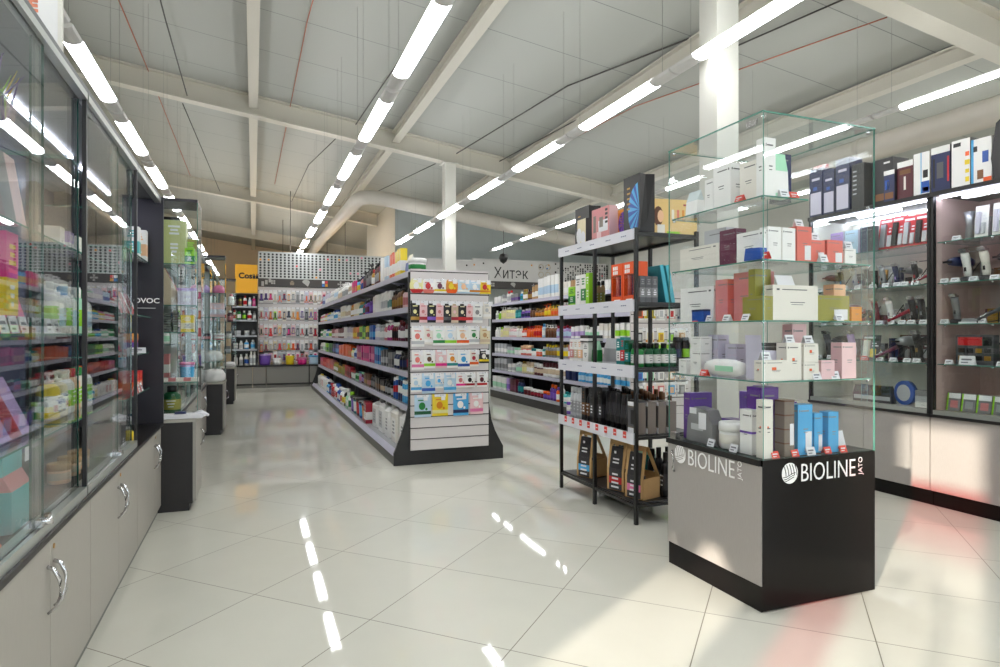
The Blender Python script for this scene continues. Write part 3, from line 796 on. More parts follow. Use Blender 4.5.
cols = [INK, mat('dot_red', (214, 60, 70)), mat('dot_orange', (226, 150, 40)), mat('dot_blue', (60, 120, 190)), mat('dot_pink', (226, 120, 150))]
nx, nz = 37, 9
for i in range(nx):
    for j in range(nz):
        x = FX0 + .05 + i * .087; z = 2.5 + j * .0625
        s_ = .021
        mi = 0 if r.random() > .035 else r.choice((1, 2, 4))
        ho.box(x - s_, FY - .003, z - s_, x + s_, FY, z + s_, mi)
fpart('hole_pattern', ho, cols)
ho = MB()
for i in range(22):
    for j in range(9):
        x = 7.55 + i * .075; z = 2.62 + j * .055
        if r.random() < .4 + .025 * i * (1 if j > 2 else .6): 
            s_ = r.choice((.014, .02, .023)); ho.box(x - s_, FY - .003, z - s_, x + s_, FY, z + s_, 0 if r.random() > .06 else r.choice((1, 3)))
for i in range(9):
    ho.box(5.3 + r.random() * 2.2, FY - .003, 2.95 + r.random() * .1, 0, 0, 0, 0) if False else None
for x, z, c in ((5.25, 2.95, 2), (5.05, 2.93, 0), (6.85, 3.0, 2), (7.1, 2.95, 0), (7.35, 3.02, 2), (7.3, 2.93, 3), (5.0, 2.75, 3), (5.5, 3.0, 0)):
    ho.box(x - .02, FY - .003, z - .02, x + .02, FY, z + .02, c)
fpart('printed_dots', ho, cols)
# letters of the sign and a small outline flower beside them
text_part('sign_lettering', 'Хитэк', .40, fascia, (5.78 - FX0, -.004, 2.63), '-y', INK, squash=.86)
fl = MB()
for dx, dz in ((-.1, .1), (.1, .1), (-.1, -.1), (.1, -.1)):
    pts = [(7.22 + dx + .075 * cos(a), FY - .006, 2.86 + dz + .075 * sin(a)) for a in [k * pi / 4 for k in range(9)]]
    fl.tube(pts, .007, 4)
fpart('outline_flower', fl, mat('pale_gold_line', (190, 172, 140)))
def icon(kind, x, z, s, m):
    b = MB(); y0, y1 = FY - .014, FY - .01
    if kind == 'cross':
        for a in (0, pi / 2):
            for t in (-1, 1): b.box(x + t * s * .6 * cos(a) - s * .22, y0, z + t * s * .6 * sin(a) - s * .22, x + t * s * .6 * cos(a) + s * .22, y1, z + t * s * .6 * sin(a) + s * .22)
        b.box(x - s * .12, y0, z - s * .5, x + s * .12, y1, z + s * .5); b.box(x - s * .5, y0, z - s * .12, x + s * .5, y1, z + s * .12)
    elif kind == 'squares':
        for a in (-1, 1):
            for c in (-1, 1): b.box(x + a * s * .45 - s * .35, y0, z + c * s * .45 - s * .35, x + a * s * .45 + s * .35, y1, z + c * s * .45 + s * .35)
    elif kind == 'fan':
        b.prism([(x, z - s * .9)] + [(x - s * .5 + s * cos(a), z + s * .3 + s * .7 * sin(a)) for a in [pi * k / 8 for k in range(9)]], y0, y1, 'y')
    elif kind == 'jar':
        b.prism([(x - s * .6, z - s * .7), (x + s * .6, z - s * .7), (x + s * .7, z + s * .2), (x - s * .7, z + s * .2)], y0, y1, 'y'); b.box(x - s * .4, y0, z + s * .3, x + s * .4, y1, z + s * .7)
    else:
        for k in range(3): b.box(x - s + k * s * .7, y0, z - s * .8 + k * s * .4, x - s * .5 + k * s * .7, y1, z + s * .2 + k * s * .3)
    fpart('icon', b, m)
IG = mat('icon_grey', (172, 170, 166)); IT = mat('icon_tan', (140, 126, 104))
icon('bars', .28, 2.36, .11, IG); icon('squares', .42, 2.37, .055, IG); icon('jar', .83, 2.36, .07, IT); icon('fan', 1.18, 2.36, .085, IG)
bq = MB(); y0 = FY - .014
for a, c, mi in ((-1, 1, 0), (1, 1, 1), (-1, -1, 2), (1, -1, 3)): bq.box(1.56 + a * .035 - .03, y0, 2.36 + c * .035 - .03, 1.56 + a * .035 + .03, FY - .01, 2.36 + c * .035 + .03, mi)
fpart('icon', bq, [PAPER, cols[1], cols[3], cols[2]])
icon('cross', 1.92, 2.36, .085, IG); icon('jar', 2.32, 2.36, .07, IT)
icon('squares', 5.75, 2.46, .06, IG); icon('fan', 6.35, 2.46, .07, IG); icon('cross', 6.9, 2.46, .06, IG)

# ------------------------------------------------------------------ back display wall: base cabinets, slat panel, bottle shelves
bw, bpart = base_parts('grey back display wall with slatted panel over low drawer cabinets', 'display wall', 'display_wall', (.1, 15.5, 0))
bpart('slat_panel', slats(.10, 3.4, .55, 2.27, 15.47, .0955, .02), [SLAT, GROOVE])
bpart('end_panel', MB().box(.08, 14.98, .48, .1, 15.47, .56), GREYSHELF)
GCAB = mat('grey_cabinet_front', (128, 126, 122), 0.4)
for i, (x0, x1) in enumerate(((-.42, -.02), (-.01, .26), (.27, 1.17), (1.18, 2.2), (2.21, 3.2))):
    c, cp = base_parts('low grey base cabinet under the back display, %s from the aisle of glass cases' % ORD[i], 'cabinet', 'base_cabinet', (x0, 15.2, 0), 'low cabinets along the back wall')
    cp('carcass', MB().box(x0, 15.0, .06, x1, 15.45, .47), BLACKM)
    cp('door', MB().box(x0 + .006, 14.975, .10, x1 - .006, 15.0, .465), GCAB)
    cp('plinth', MB().box(x0, 15.02, 0, x1, 15.44, .06), GCAB)
tag(ob('worktop', MB().box(-.44, 14.96, .47, 3.22, 15.46, .50), BLACKM), 'thin black worktop running over the low grey cabinets', 'worktop')
r = random.Random(11)
hooks_off = (bw, (.1, 15.5))
prow = [(2.19, .26, 'topmost row'), (1.80, .27, 'second row'), (1.42, .27, 'third row'), (1.05, .26, 'fourth row'), (.80, .22, 'lowest row')]
pc = ['white', 'lightgrey', 'offwhite', 'white', 'silver', 'palelilac', 'cream', 'white', 'palepink']
ac = ['grey', 'red', 'hotpink', 'black', 'silver', 'plum', 'amber', 'orange', 'navy', 'lightgrey', 'beige', 'lime', 'crimson', 'purple']
for ri, (z, h, rn) in enumerate(prow):
    n = 22
    for i in range(n):
        x = .17 + i * .098
        a = r.choice(pc); b_ = r.choice(ac if ri != 4 else ['darkred', 'plum', 'crimson', 'grey', 'purple', 'brown', 'rose'])
        hang('card', a, b_, r.choice(ac), .086, h * r.choice((1.2, 1.1, 1.0)), (x, 15.44, z),
             '%s card with %s article, %s in the %s of the back display' % (cn(a), cn(b_), ORD[i] if i < 16 else nth(i + 1), rn), 'cards hanging on the back display')
# goods standing on the worktop
its = [('tub', 'violet', 'lilac', .26, .24), ('jar', 'white', 'white', .2, .15), ('tub', 'yellow', 'yellow', .2, .2), ('jar', 'hotpink', 'pink', .2, .16), ('tub', 'paleblue', 'skyblue', .26, .2), ('jar', 'purple', 'lilac', .2, .16)]
for i, (k, c, cap, w, h) in enumerate(its):
    put(k, c, cap, c, w, h, (.24 + .265 * i, 15.14, .50), 0, '%s %s with %s lid standing on the back worktop' % (cn(c), NOUN[k], cn(cap)), 'goods on the back worktop')
b = MB().box(-.2, -.1, 0, .2, .1, .17, 0); b.box(-.14, -.102, .05, .1, -.1, .12, 1)
b.tube([(-.1, 0, .17), (-.09, 0, .23), (.09, 0, .23), (.1, 0, .17)], .012, 6, 0)
tag(ob('toy_case', b, [P('hotpink'), P('magenta')], None, (1.95, 15.14, .5)), 'hot pink carrying case standing on the back worktop', 'case')
# bottle shelves left of the slat panel
bs, sp = base_parts('narrow dark shelf unit with bottles beside the slatted back display', 'shelving unit', 'bottle_shelf', (-.2, 15.3, 0))
sp('side_panel', MB().box(-.45, 15.0, .5, -.43, 15.45, 2.07), BLACKM); sp('side_panel', MB().box(.075, 15.0, .5, .095, 15.45, 2.07), BLACKM)
sp('back_panel', MB().box(-.43, 15.42, .5, .075, 15.45, 2.07), DARKM); sp('top', MB().box(-.45, 15.0, 2.05, .095, 15.45, 2.07), BLACKM)
for z in (.86, 1.16, 1.50, 1.80):
    s1 = sp('shelf', MB().box(-.43, 15.02, z - .03, .075, 15.42, z - .005), GREYSHELF)
    ob('price_rail', MB().box(-.43, 15.0, z - .035, .075, 15.018, z), RAILG, s1)
bsp = [(.50, '-.3 btl white white white .08 .24; -.2 btl white lightgrey silver .08 .26; -.08 btl offwhite white blue .085 .27; .06 btl white white lightgrey .07 .3'),
       (.86, '-.3 jar silver white white .09 .13; -.2 btl white white lightgrey .08 .19; -.08 pump skyblue white white .1 .2; .06 btl paleblue white skyblue .09 .2'),
       (1.16, '-.22 box lightgrey white silver .12 .1; -.05 jar clear white lightgrey .1 .11; .06 btl darkgrey black silver .08 .15'),
       (1.50, '-.34 btl white red red .08 .2; -.24 btl green black white .08 .22; -.14 btl darkgreen white lime .08 .2; -.02 btl white white red .09 .2; .06 btl silver grey white .07 .18'),
       (1.80, '-.32 btl brown black maroon .08 .2; -.22 btl olive black brown .07 .2; -.12 btl white red red .075 .22; -.03 btl paleblue white white .07 .2; .06 btl hotpink white pink .07 .22')]
for i, (z, s_) in enumerate(bsp):
    fill_run(s_, -.42, 15.03, z, 0, 'the %s shelf up beside the back display' % ORD[i], 'bottles on the narrow back shelves', None, 1, axis=0)
# yellow sign
b = MB().box(-.37, 14.93, 2.08, .085, 14.96, 2.70)
ys = tag(ob('yellow_sign', b, mat('sign_yellow', (244, 176, 36), .5), None, (0, 0, 0)), 'yellow-orange sign board with black lettering above the back bottle shelves', 'sign')
text_part('sign_lettering', 'Cosм', .17, ys, (-.30, 14.925, 2.40), '-y', INK, bold=.006)

# ------------------------------------------------------------------ second gondola at the right, seen over the tiled aisle
G2X, G2Y0, G2Y1 = 4.24, 6.66, 11.5
g2, g2p = base_parts('black shelving run behind the rack, filled with bottles, tiled aisle before it', 'shelving unit', 'gondola_shelving', (4.7, 9, 0))
g2p('base_plinth', MB().box(G2X, G2Y0, 0, 5.16, G2Y1, .14), DARKM)
g2p('back_panel', MB().box(4.69, G2Y0, .14, 4.71, G2Y1, 1.77), BLACKM)
g2p('end_plate', MB().box(G2X + .02, G2Y0 - .02, 0, 5.14, G2Y0, 1.72), SLAT)
g2p('end_plate', MB().box(G2X + .02, G2Y1, 0, 5.14, G2Y1 + .02, 1.76), BLACKM)
g2p('slat_panel', slats(4.26, 5.10, .2, 1.66, G2Y0 - .02, .1025), [SLAT, GROOVE])
Z2 = [1.765, 1.465, 1.135, .83, .52]
b2 = [G2Y0 + .968 * i for i in range(5)]
for bi in range(5):
    y = b2[bi]
    for z in Z2:
        a, r_ = shelf_piece(-1, .964, .40)
        s1 = obj('shelf', a, g2, (4.29 - 4.7, y - 9, z)); obj('price_rail', r_, s1)
for bi in range(6):
    y = min(max(G2Y0 + .968 * bi, G2Y0 + .013), G2Y1 - .013)
    obj('upright', UP, g2, (4.66 - 4.7, y - 9, .04))
g2p('price_rail', MB().box(G2X - .006, G2Y0, .13, G2X + .006, G2Y1, .178), RAILG)
g2p('deck', MB().box(G2X + .01, G2Y0, .14, 4.69, G2Y1, .165), GREYSHELF)
Z2S = ['top shelf', 'second shelf', 'third shelf', 'fourth shelf', 'fifth shelf']
SP2 = [
 '7.2 jar clear white white .1 .1; 7.5 box white green white .09 .14; 7.9 btl green white lime .07 .14; 8.3 box tan beige cream .08 .2; 8.7 box offwhite cream white .08 .2; 9.1 box white white paleblue .1 .34; 9.45 box white palelilac paleblue .1 .33; 9.7 box tan maroon white .09 .22; 9.9 btl maroon black gold .07 .18; 10.1 btl olive gold white .07 .19; 10.25 btl skyblue white teal .07 .17; 10.6 box grey lightgrey purple .16 .13; 10.85 btl white red lightgrey .08 .21; 11.1 box silver grey white .12 .15; 11.45 box white skyblue white .15 .13',
 '7.1 box white green lightgrey .08 .16; 7.5 box mint white green .09 .13; 7.9 box white black lightgrey .09 .14; 8.3 btl green white darkgreen .08 .15; 8.6 btl magenta white hotpink .07 .2; 9.0 pump amber yellow orange .08 .17; 9.25 pump amber orange yellow .085 .2; 9.6 btl bronze gold amber .09 .14; 9.8 btl brown black bronze .08 .16; 10.2 btl violet white navy .09 .15; 10.45 btl teal white turquoise .08 .19; 10.9 btl paleyellow white cream .085 .21; 11.15 pump cream white paleyellow .08 .22; 11.3 btl lime white lime .07 .15; 11.45 btl white white lightgrey .07 .17',
 '7.1 box white lightgrey lime .09 .2; 7.5 box offwhite green white .09 .2; 7.9 btl white white mint .08 .16; 8.3 box white violet lilac .09 .17; 8.8 btl lilac crimson paleblue .07 .18; 9.2 pump bronze white brown .075 .2; 9.35 btl paleblue skyblue white .08 .22; 9.65 btl orange orange red .085 .19; 9.95 pump orange red orange .085 .18; 10.15 btl salmon orange white .08 .15; 10.4 btl offwhite cream white .08 .19; 10.75 btl palepink white white .09 .19; 11.05 btl cream white paleyellow .085 .2; 11.2 btl paleyellow lime cream .08 .19; 11.45 btl white white white .08 .18',
 '7.2 box peach rose beige .1 .18; 7.6 box white salmon black .09 .18; 8.0 box beige white brown .09 .2; 8.4 box rose peach white .09 .2; 8.8 btl silver gold yellow .075 .2; 9.2 btl grey yellow gold .075 .2; 9.35 btl teal white white .08 .17; 9.55 jar orange white salmon .08 .11; 9.75 jar white teal white .09 .13; 10.2 jar salmon peach white .09 .17; 10.5 jar white mint white .1 .12; 10.8 box lightgrey white mint .1 .13; 11.45 box lightgrey silver white .11 .18',
 '7.2 box lightgrey white skyblue .09 .17; 7.6 pump skyblue blue white .07 .18; 8.1 btl skyblue white paleblue .07 .17; 8.5 box navy darkred navy .12 .22; 9.3 jar white maroon beige .09 .22; 9.65 jar maroon white beige .09 .2; 9.95 jar cream beige white .08 .2; 10.15 btl cream gold paleyellow .07 .2; 10.4 btl lightgrey white mint .07 .18; 10.8 box white mint lightgrey .13 .14; 11.45 box lightgrey white grey .13 .22']
for i, s_ in enumerate(SP2):
    fill_run(s_, G2Y0 + .03, 4.29, Z2[i], -pi / 2, "the far run's %s" % Z2S[i], "goods on the far run's %s" % Z2S[i], b2)
fill_run('7.2 box skyblue white white .1 .16; 7.7 btl teal white turquoise .09 .17; 8.1 btl white white lightgrey .1 .2; 8.5 btl turquoise teal white .1 .17; 8.62 btl white white mint .09 .25; 8.75 btl orange violet white .08 .22; 8.95 btl purple orange violet .09 .24; 9.2 jar purple orange violet .1 .12; 9.7 jar maroon white crimson .1 .12; 10.0 jar darkred white maroon .1 .13; 10.25 btl navy black teal .09 .24; 10.55 box maroon crimson plum .13 .22; 10.75 box lilac palelilac violet .12 .24; 11.45 box white white mint .2 .23',
         G2Y0 + .03, G2X + .01, .168, -pi / 2, "the far run's floor shelf", "goods on the far run's floor shelf", b2)
GH2 = (g2, (4.7, 9)); YP2 = G2Y0 - .036
rows2 = [(1.56, [('white', 'brown', 'orange', .14), ('white', 'yellow', 'olive', .16), ('white', 'lightgrey', 'white', .12), ('offwhite', 'red', 'white', .12), ('lightgrey', 'navy', 'grey', .12)]),
         (1.27, [('white', 'lightgrey', 'black', .12), ('white', 'amber', 'cream', .12), ('white', 'gold', 'yellow', .11), ('white', 'lime', 'grey', .11), ('offwhite', 'beige', 'tan', .13)]),
         (1.02, [('white', 'green', 'lime', .12), ('lightgrey', 'white', 'grey', .12), ('white', 'grey', 'silver', .12), ('offwhite', 'white', 'orange', .13), ('lightgrey', 'peach', 'white', .12)]),
         (.80, [('white', 'blue', 'skyblue', .15), ('white', 'black', 'mint', .15), ('lightgrey', 'silver', 'white', .13), ('lightgrey', 'white', 'peach', .14), ('white', 'grey', 'beige', .12)]),
         (.62, [('lightgrey', 'turquoise', 'white', .14), ('offwhite', 'lightgrey', 'salmon', .16), ('offwhite', 'white', 'rose', .14), ('white', 'peach', 'skyblue', .14), ('white', 'silver', 'grey', .12)])]
for ri, (z, its) in enumerate(rows2):
    for i, (a, b_, c, w) in enumerate(its):
        hang('card', a, b_, c, w, .2, (4.36 + .155 * i, YP2, z), '%s pack with %s and %s print, %s in the %s row behind the rack' % (cn(a), cn(b_), cn(c), ORD[i], ORD[ri]), 'packs hung on the end of the far run', 0, GH2)

# ------------------------------------------------------------------ black open rack
RX0, RX1, RY0, RY1 = 2.24, 2.70, 3.43, 4.47
rk, rp = base_parts('tall black open metal rack with white price rails, beside the glass counter case', 'rack', 'display_rack', (2.46, 3.95, 0))
t = .011
LEGM = MB().box(-t, -t, 0, t, t, 1.865).mesh('leg', [BLACKM])
for x, y in ((RX0, RY0), (RX0, RY1), (RX1, RY0), (RX1, RY1), (RX0 + .0, 3.95), (RX1, 3.95)):
    obj('leg', LEGM, rk, (x - 2.46, y - 3.95, 0))
RZ = [.135, .56, .985, 1.40, 1.845]
for i, z in enumerate(RZ):
    s_ = rp('shelf', MB().box(RX0 + t, RY0 + t, z - .012, RX1 - t, RY1 - t, z, 0), DARKM)
    fr = MB()
    fr.box(RX0, RY0 - t * .8, z - .03, RX1, RY0 + t * .8, z - .012); fr.box(RX0, RY1 - t, z - .03, RX1, RY1 + t, z - .012)
    fr.box(RX0 - t * .8, RY0, z - .03, RX0 + t * .8, RY1, z - .012); fr.box(RX1 - t, RY0, z - .03, RX1 + t, RY1, z - .012)
    rp('shelf_frame', fr, BLACKM)
    if i: 
        hh = (.064, .07, .066, .058)[i - 1]
        pr_ = rp('price_rail', MB().box(RX0 - .02, RY0 + .0, z - .03 - hh + .035, RX0 - .012, RY1 + .015, z + .014), mat('white_card_rail', (222, 222, 230), .5))
        tl = MB(); rr = random.Random(i)
        if i > 1:
            for k in range(5):
                y = RY0 + .1 + k * .2 + rr.uniform(-.03, .03)
                for j in range(3): tl.box(RX0 - .0212, y + j * .022, z - .024, RX0 - .02, y + .016 + j * .022, z - .018)
            rp('rail_print', tl, mat('small_print_blue', (110, 116, 150), .6))
for k in range(8):
    y = RY0 + .1 + k * .118
    b = MB().box(RX0 - .0225, y - .018, .53, RX0 - .0205, y + .018, .572, 0); b.box(RX0 - .0232, y - .012, .545, RX0 - .0225, y + .012, .551, 1)
    tag(ob('price_tag', b, [REDTAG, PAPER]), "red price tag on the rack's lowest price rail, %s from its near corner" % ORD[k], 'price tag', 'red tags on the rack')
RF = RX0 + .02
def rput(kind, c, cap, lab, w, h, y, z, label, x=None, grp=None, det=2, rz=-pi / 2):
    return put(kind, c, cap, lab, w, h, (x if x is not None else RF + w / 2 + .01, y, z), rz, label, grp, det)
# bottom shelf: three kraft house-shaped bags with black labels, and black bottles
KR = noise_mat('kraft_card', (200, 162, 110), (190, 150, 100), 40, .75)
def kraft_bag(loc, rz, accent, label):
    e = empty('kraft_gift_bag', loc, label, 'bag', 'kraft bags on the bottom of the rack', rz)
    W, D, H = .15, .11, .335   # half width x, half depth y
    W, D = .075, .085
    b = MB()
    # front and back sloping boards with a cut-out hand hole near the top
    for s in (-1, 1):
        for a, c, z0, z1 in ((-W, W, 0, .40), (-W, -W * .62, .40, .98), (W * .62, W, .40, .98), (-W * .62, W * .62, .40, .48), (-W, W, .92, 1.0)):
            tgt = -.05 if s < 0 else -.026; y0 = s * D if z0 < .4 else s * D + (tgt - s * D) * (z0 - .4) / .6; y1 = s * D if z1 <= .4 else s * D + (tgt - s * D) * (min(z1, 1) - .4) / .6
            i0 = len(b.v)
            b.v += [(a, y0, z0 * H), (c, y0, z0 * H), (c, y1, z1 * H), (a, y1, z1 * H), (a, y0 - s * .004, z0 * H), (c, y0 - s * .004, z0 * H), (c, y1 - s * .004, z1 * H), (a, y1 - s * .004, z1 * H)]
            for q in ((0, 1, 2, 3), (7, 6, 5, 4), (0, 4, 5, 1), (1, 5, 6, 2), (2, 6, 7, 3), (3, 7, 4, 0)): b.face([i0 + k for k in q], 0)
    for f in (4, 5): pass
    b.box(-W, -D, 0, W, D, .004, 0); b.box(-W, -D, 0, -W + .004, D, .4 * H, 0); b.box(W - .004, -D, 0, W, D, .4 * H, 0)
    ob('bag_body', b, KR, e)
    # black pouch inside, showing at the front
    p = MB().bands(-W * .72, -D - .004, .006, W * .72, -D + .05, H * .44, (0, .3, .62, 1), (0, 1, 0))
    p.m[-1] = 0
    i0 = len(p.v)
    yy = lambda z: -D + (D - .05) * (z - .4) / .6 - .0045
    p.v += [(-W * .72, yy(.44), H * .44), (W * .72, yy(.44), H * .44), (W * .66, yy(.88), H * .88), (-W * .66, yy(.88), H * .88),
            (-W * .72, yy(.44) + .02, H * .44), (W * .72, yy(.44) + .02, H * .44), (W * .66, yy(.88) + .012, H * .88), (-W * .66, yy(.88) + .012, H * .88)]
    for q in ((0, 1, 2, 3), (7, 6, 5, 4), (1, 5, 6, 2), (2, 6, 7, 3), (3, 7, 4, 0)): p.face([i0 + k for k in q], 0)
    # white bands of lettering and the round badge
    for k in range(4): p.box(-W * (.45 - .04 * k), -D - .0055, H * (.06 + .085 * k), W * (.42 - .03 * k), -D - .0038, H * (.095 + .085 * k), 2)
    for k, z in enumerate((.55, .62)):
        y = yy(z); p.box(-W * .35, y - .003, H * z, W * .35, y - .0005, H * (z + .03), 2)
    y = yy(.76); p.box(-W * .3, y - .003, H * .74, -W * .08, y - .0005, H * .79, 2)
    ob('black_pouch', p, [P('charcoal'), P(accent), PAPER], e)
    return e
kraft_bag((2.24 + .13, 3.555, .136), -pi / 2 + .3, 'pink', 'kraft cardboard bag with pink and black label, nearest on the rack bottom')
kraft_bag((2.24 + .13, 3.78, .136), -pi / 2 + .3, 'red', 'kraft cardboard bag with red and black label, middle one on the rack bottom')
kraft_bag((2.24 + .13, 4.22, .136), -pi / 2 + .3, 'skyblue', 'kraft cardboard bag with blue and black label, far end of the rack bottom')
k4 = kraft_bag((2.58, 4.02, .136), -pi / 2, 'lime', 'kraft cardboard bag standing behind the blue-label one')
tag(ob('teal_box', MB().bands(2.50, 3.74, .136, 2.60, 3.93, .39, (0, .9, 1), (0, 1)), [P('teal'), P('mint')]), 'teal carton standing behind the two nearest kraft bags', 'box')
n = 0
for i, x in enumerate((2.51, 2.58, 2.65)):
    for j in range(2 if i else 3):
        rput('btl', 'black', 'black', 'charcoal', .062, .29 + .02 * (j % 2), 3.50 + j * .075, .136, 'tall black bottle on the rack bottom, %s row across, %s deep' % (ORD[i], ORD[j]), x, 'black bottles on the rack bottom')
# second shelf
z = .561
for i in range(4):
    rput('box', 'charcoal', 'charcoal', 'taupe', .05, .215, 3.475 + .056 * i + (0 if i else 0), z, 'slim charcoal and white carton, %s in the near row of the black tube shelf' % ORD[i], 2.30 + .0, 'slim charcoal cartons') if i < 2 else None
b = MB().box(-.055, -.03, 0, .055, .03, .2, 0); b.box(-.05, -.0315, .045, .05, -.03, .165, 1); b.box(-.055, -.031, 0, .055, -.03, .035, 2); b.box(-.055, -.031, .175, .055, -.03, .2, 2); b.box(-.02, -.0325, .06, .03, -.0315, .15, 3)
for i in range(4):
    w_ = ob('window_carton', b, [P('taupe'), P('darkgrey'), PAPER, P('black')], None, (2.29 + i * .078, 3.50, z), -pi / 2)
    tag(w_, 'taupe carton with a window, %s from the rail on the black tube shelf' % ORD[i], 'box', 'taupe cartons on the rack')
blk_items = [(3.60, .06, .24), (3.665, .06, .235), (3.73, .055, .24), (3.795, .06, .245), (3.86, .06, .24)]
for i, (y, w, h) in enumerate(blk_items):
    rput('tube', 'black', 'black', 'charcoal', w, h, y, z, 'black upright tube, %s along the second rack shelf' % ORD[i], None, 'black tubes on the rack')
for i, (y, h) in enumerate(((3.93, .26), (3.99, .26), (4.05, .25), (4.11, .25), (4.17, .24))):
    rput('box' if i % 2 == 0 else 'btl', 'black', 'black', 'charcoal' if i < 3 else 'bronze', .055, h, y, z, 'black %s, %s beyond the middle leg on the second rack shelf' % ('carton' if i % 2 == 0 else 'bottle', ORD[i]), None, 'black goods on the rack')
for i in range(4):
    rput('flat', 'lightgrey', 'lightgrey', 'silver', .052, .23, 4.235 + .054 * i - .01, z, 'silver-grey flat bottle, %s from the black ones on the second rack shelf' % ORD[i], None, 'silver-grey bottles on the rack')
for i in range(2): rput('jar', 'white', 'white', 'violet', .055, .07, 4.435, z + .0 + i * .071, 'small white and violet jar, %s at the far rack corner' % ('lower one' if i == 0 else 'upper one'), None, 'white jars on the rack')
for j, x in enumerate((2.42, 2.49, 2.56, 2.63)):
    for i in range(8):
        if j == 0 and i < 3: continue
        rput('btl', 'black' if (i + j) % 3 else 'charcoal', 'bronze' if i < 4 else 'black', 'taupe' if j == 3 else 'charcoal', .055, .22 + .015 * ((i + j) % 3), 3.62 + .078 * i, z,
             'dark bottle with %s cap, %s row back, %s along, second rack shelf' % ('bronze' if i < 4 else 'black', ORD[j + 1], ORD[i]), x, 'dark bottles behind the tubes')
# third shelf
z = .986
third = [(3.475, 'btl', 'green', 'black', 'white', .052, .15), (3.53, 'btl', 'green', 'black', 'white', .052, .15), (3.585, 'box', 'darkgreen', 'green', 'teal', .055, .17), (3.64, 'box', 'teal', 'green', 'red', .05, .19), (3.69, 'box', 'teal', 'green', 'white', .045, .18)]
for i, (y, k, c, cap, lab, w, h) in enumerate(third):
    rput(k, c, cap, lab, w, h, y, z, '%s, %s from the near leg on the middle rack shelf' % (desc(k, c, cap, lab), ORD[i]), None, 'green goods on the rack')
for i, y in enumerate((3.76, 3.83, 3.89)):
    o = rput('pouch', 'lightgrey', 'silver', 'silver', .075, .18, y, z + .002, 'silver foil pouch leaning, %s of three on the middle rack shelf' % ORD[i], None, 'silver pouches')
    o.rotation_euler = (radians(-6), 0, -pi / 2)
rput('pouch', 'mint', 'green', 'green', .08, .16, 4.04, z, 'white and green pouch just past the middle leg of the rack', None)
rput('box', 'white', 'red', 'white', .085, .15, 4.14, z, 'white carton with red bottle drawings beyond the green pouch')
o = put('box', 'black', 'black', 'white', .12, .05, (RF + .06, 4.14, z + .151), -pi / 2, 'black carton lying on the white carton of the middle rack shelf')
for i in range(3): rput('box', 'white', 'black', ('peach', 'beige', 'rose')[i], .06, .17, 4.23 + i * .065, z, 'white carton with %s portrait, %s at the far end of the middle rack shelf' % (('peach', 'beige', 'rose')[i], ORD[i]), None, 'portrait cartons')
for i in range(3): rput('jar', 'offwhite', 'white', 'cream', .07, .1, 4.25 + .07 * i, z, 'off-white jar, %s behind the portrait cartons' % ORD[i], 2.44, 'off-white jars')
for i in range(4): rput('btl', 'darkgreen', 'black', 'white', .055, .15, 3.485 , z, 'dark green bottle facing the counter, %s along the short side' % ORD[i], 2.37 + .06 * i, 'green bottles on the rack', rz=0)
for i in range(2): rput('can', 'black', 'black', 'lime' if i else 'navy', .06, .19, 3.50, z, 'black can with %s band beside the dark green bottles' % ('lime' if i else 'navy'), 2.60 + .065 * i, rz=0)
for i in range(5):
    for j in range(2): rput('btl', 'green' if i % 2 else 'darkgreen', 'black', 'white', .055, .15, 3.57 + .075 * i, z, '%s bottle, %s along in the %s back row of the middle rack shelf' % ('green' if i % 2 else 'dark green', ORD[i], ORD[j]), 2.45 + .09 * j, 'green bottles on the rack')
lb = MB(); 
for i in range(9): lb.box(2.29 + i * .047, RY0 - .011, 1.2, 2.33 + i * .047, RY0 - .0095, 1.235)
# lime shelf strip seen behind the post belongs to the far run's end panel
tag(ob('lime_strip', MB().box(4.29, G2Y0 - .13, 1.015, 5.05, G2Y0 - .127, 1.065), P('lime')), 'lime green label strip in front of the packs behind the rack', 'label strip')
# fourth shelf
z = 1.401
OR = mat('bright_orange_card', (238, 92, 30), .4); GLS = mat('clear_plastic_window', (150, 132, 132), .12, coat=.6)
for i, y in enumerate((3.555, 3.70)):
    e = empty('brush_gift_box', (RF + .055, y, z), 'orange boxed hair tool set with a clear window, %s' % ('next to the rack corner post' if i == 0 else 'next to the middle rack leg'), 'box', 'orange boxed sets', -pi / 2)
    b = MB()
    W, D, H = .068, .05, .262
    b.box(-W, -D, 0, W, D, .045, 0); b.box(-W, -D, .185, W, D, H, 0); b.box(-W, -D, .045, -W + .012, D, .185, 0); b.box(W - .012, -D, .045, W, D, .185, 0); b.box(-W, D - .004, .045, W, D, .185, 0)
    ob('carton_sleeve', b, OR, e)
    ob('window_film', MB().box(-W + .012, -D + .002, .045, W - .012, -D + .003, .185), GLASS, e)
    q = MB().tube([(-.03, -.02, .05), (-.03, -.02, .18)], .014, 8, 0); ob('tool', q, P('salmon'), e)
    q = MB().tube([(.002, -.02, .05), (.004, -.02, .18)], .011, 8, 0); ob('tool', q, P('crimson'), e)
    q = MB().box(.02, -.035, .05, .05, 0, .18); ob('tool', q, P('navy'), e)
    q = MB()
    for k in range(3):
        q.box(-.045 + .021 * k, -D - .0012, .222, -.029 + .021 * k, -D - .0002, .246); q.box(-.045 + .021 * k, -D - .0012, .192, -.029 + .021 * k, -D - .0002, .216)
    q.box(-.03, -D - .0012, .016, .045, -D - .0002, .024)
    ob('lettering', q, WHITEINK, e)
for i in range(3): rput('box', 'darkgrey', 'grey', 'grey', .042, .165, 3.475, z, 'slim grey carton, %s on the short side of the fourth rack shelf' % ORD[i], 2.305 + i * .046, 'slim grey cartons', rz=0)
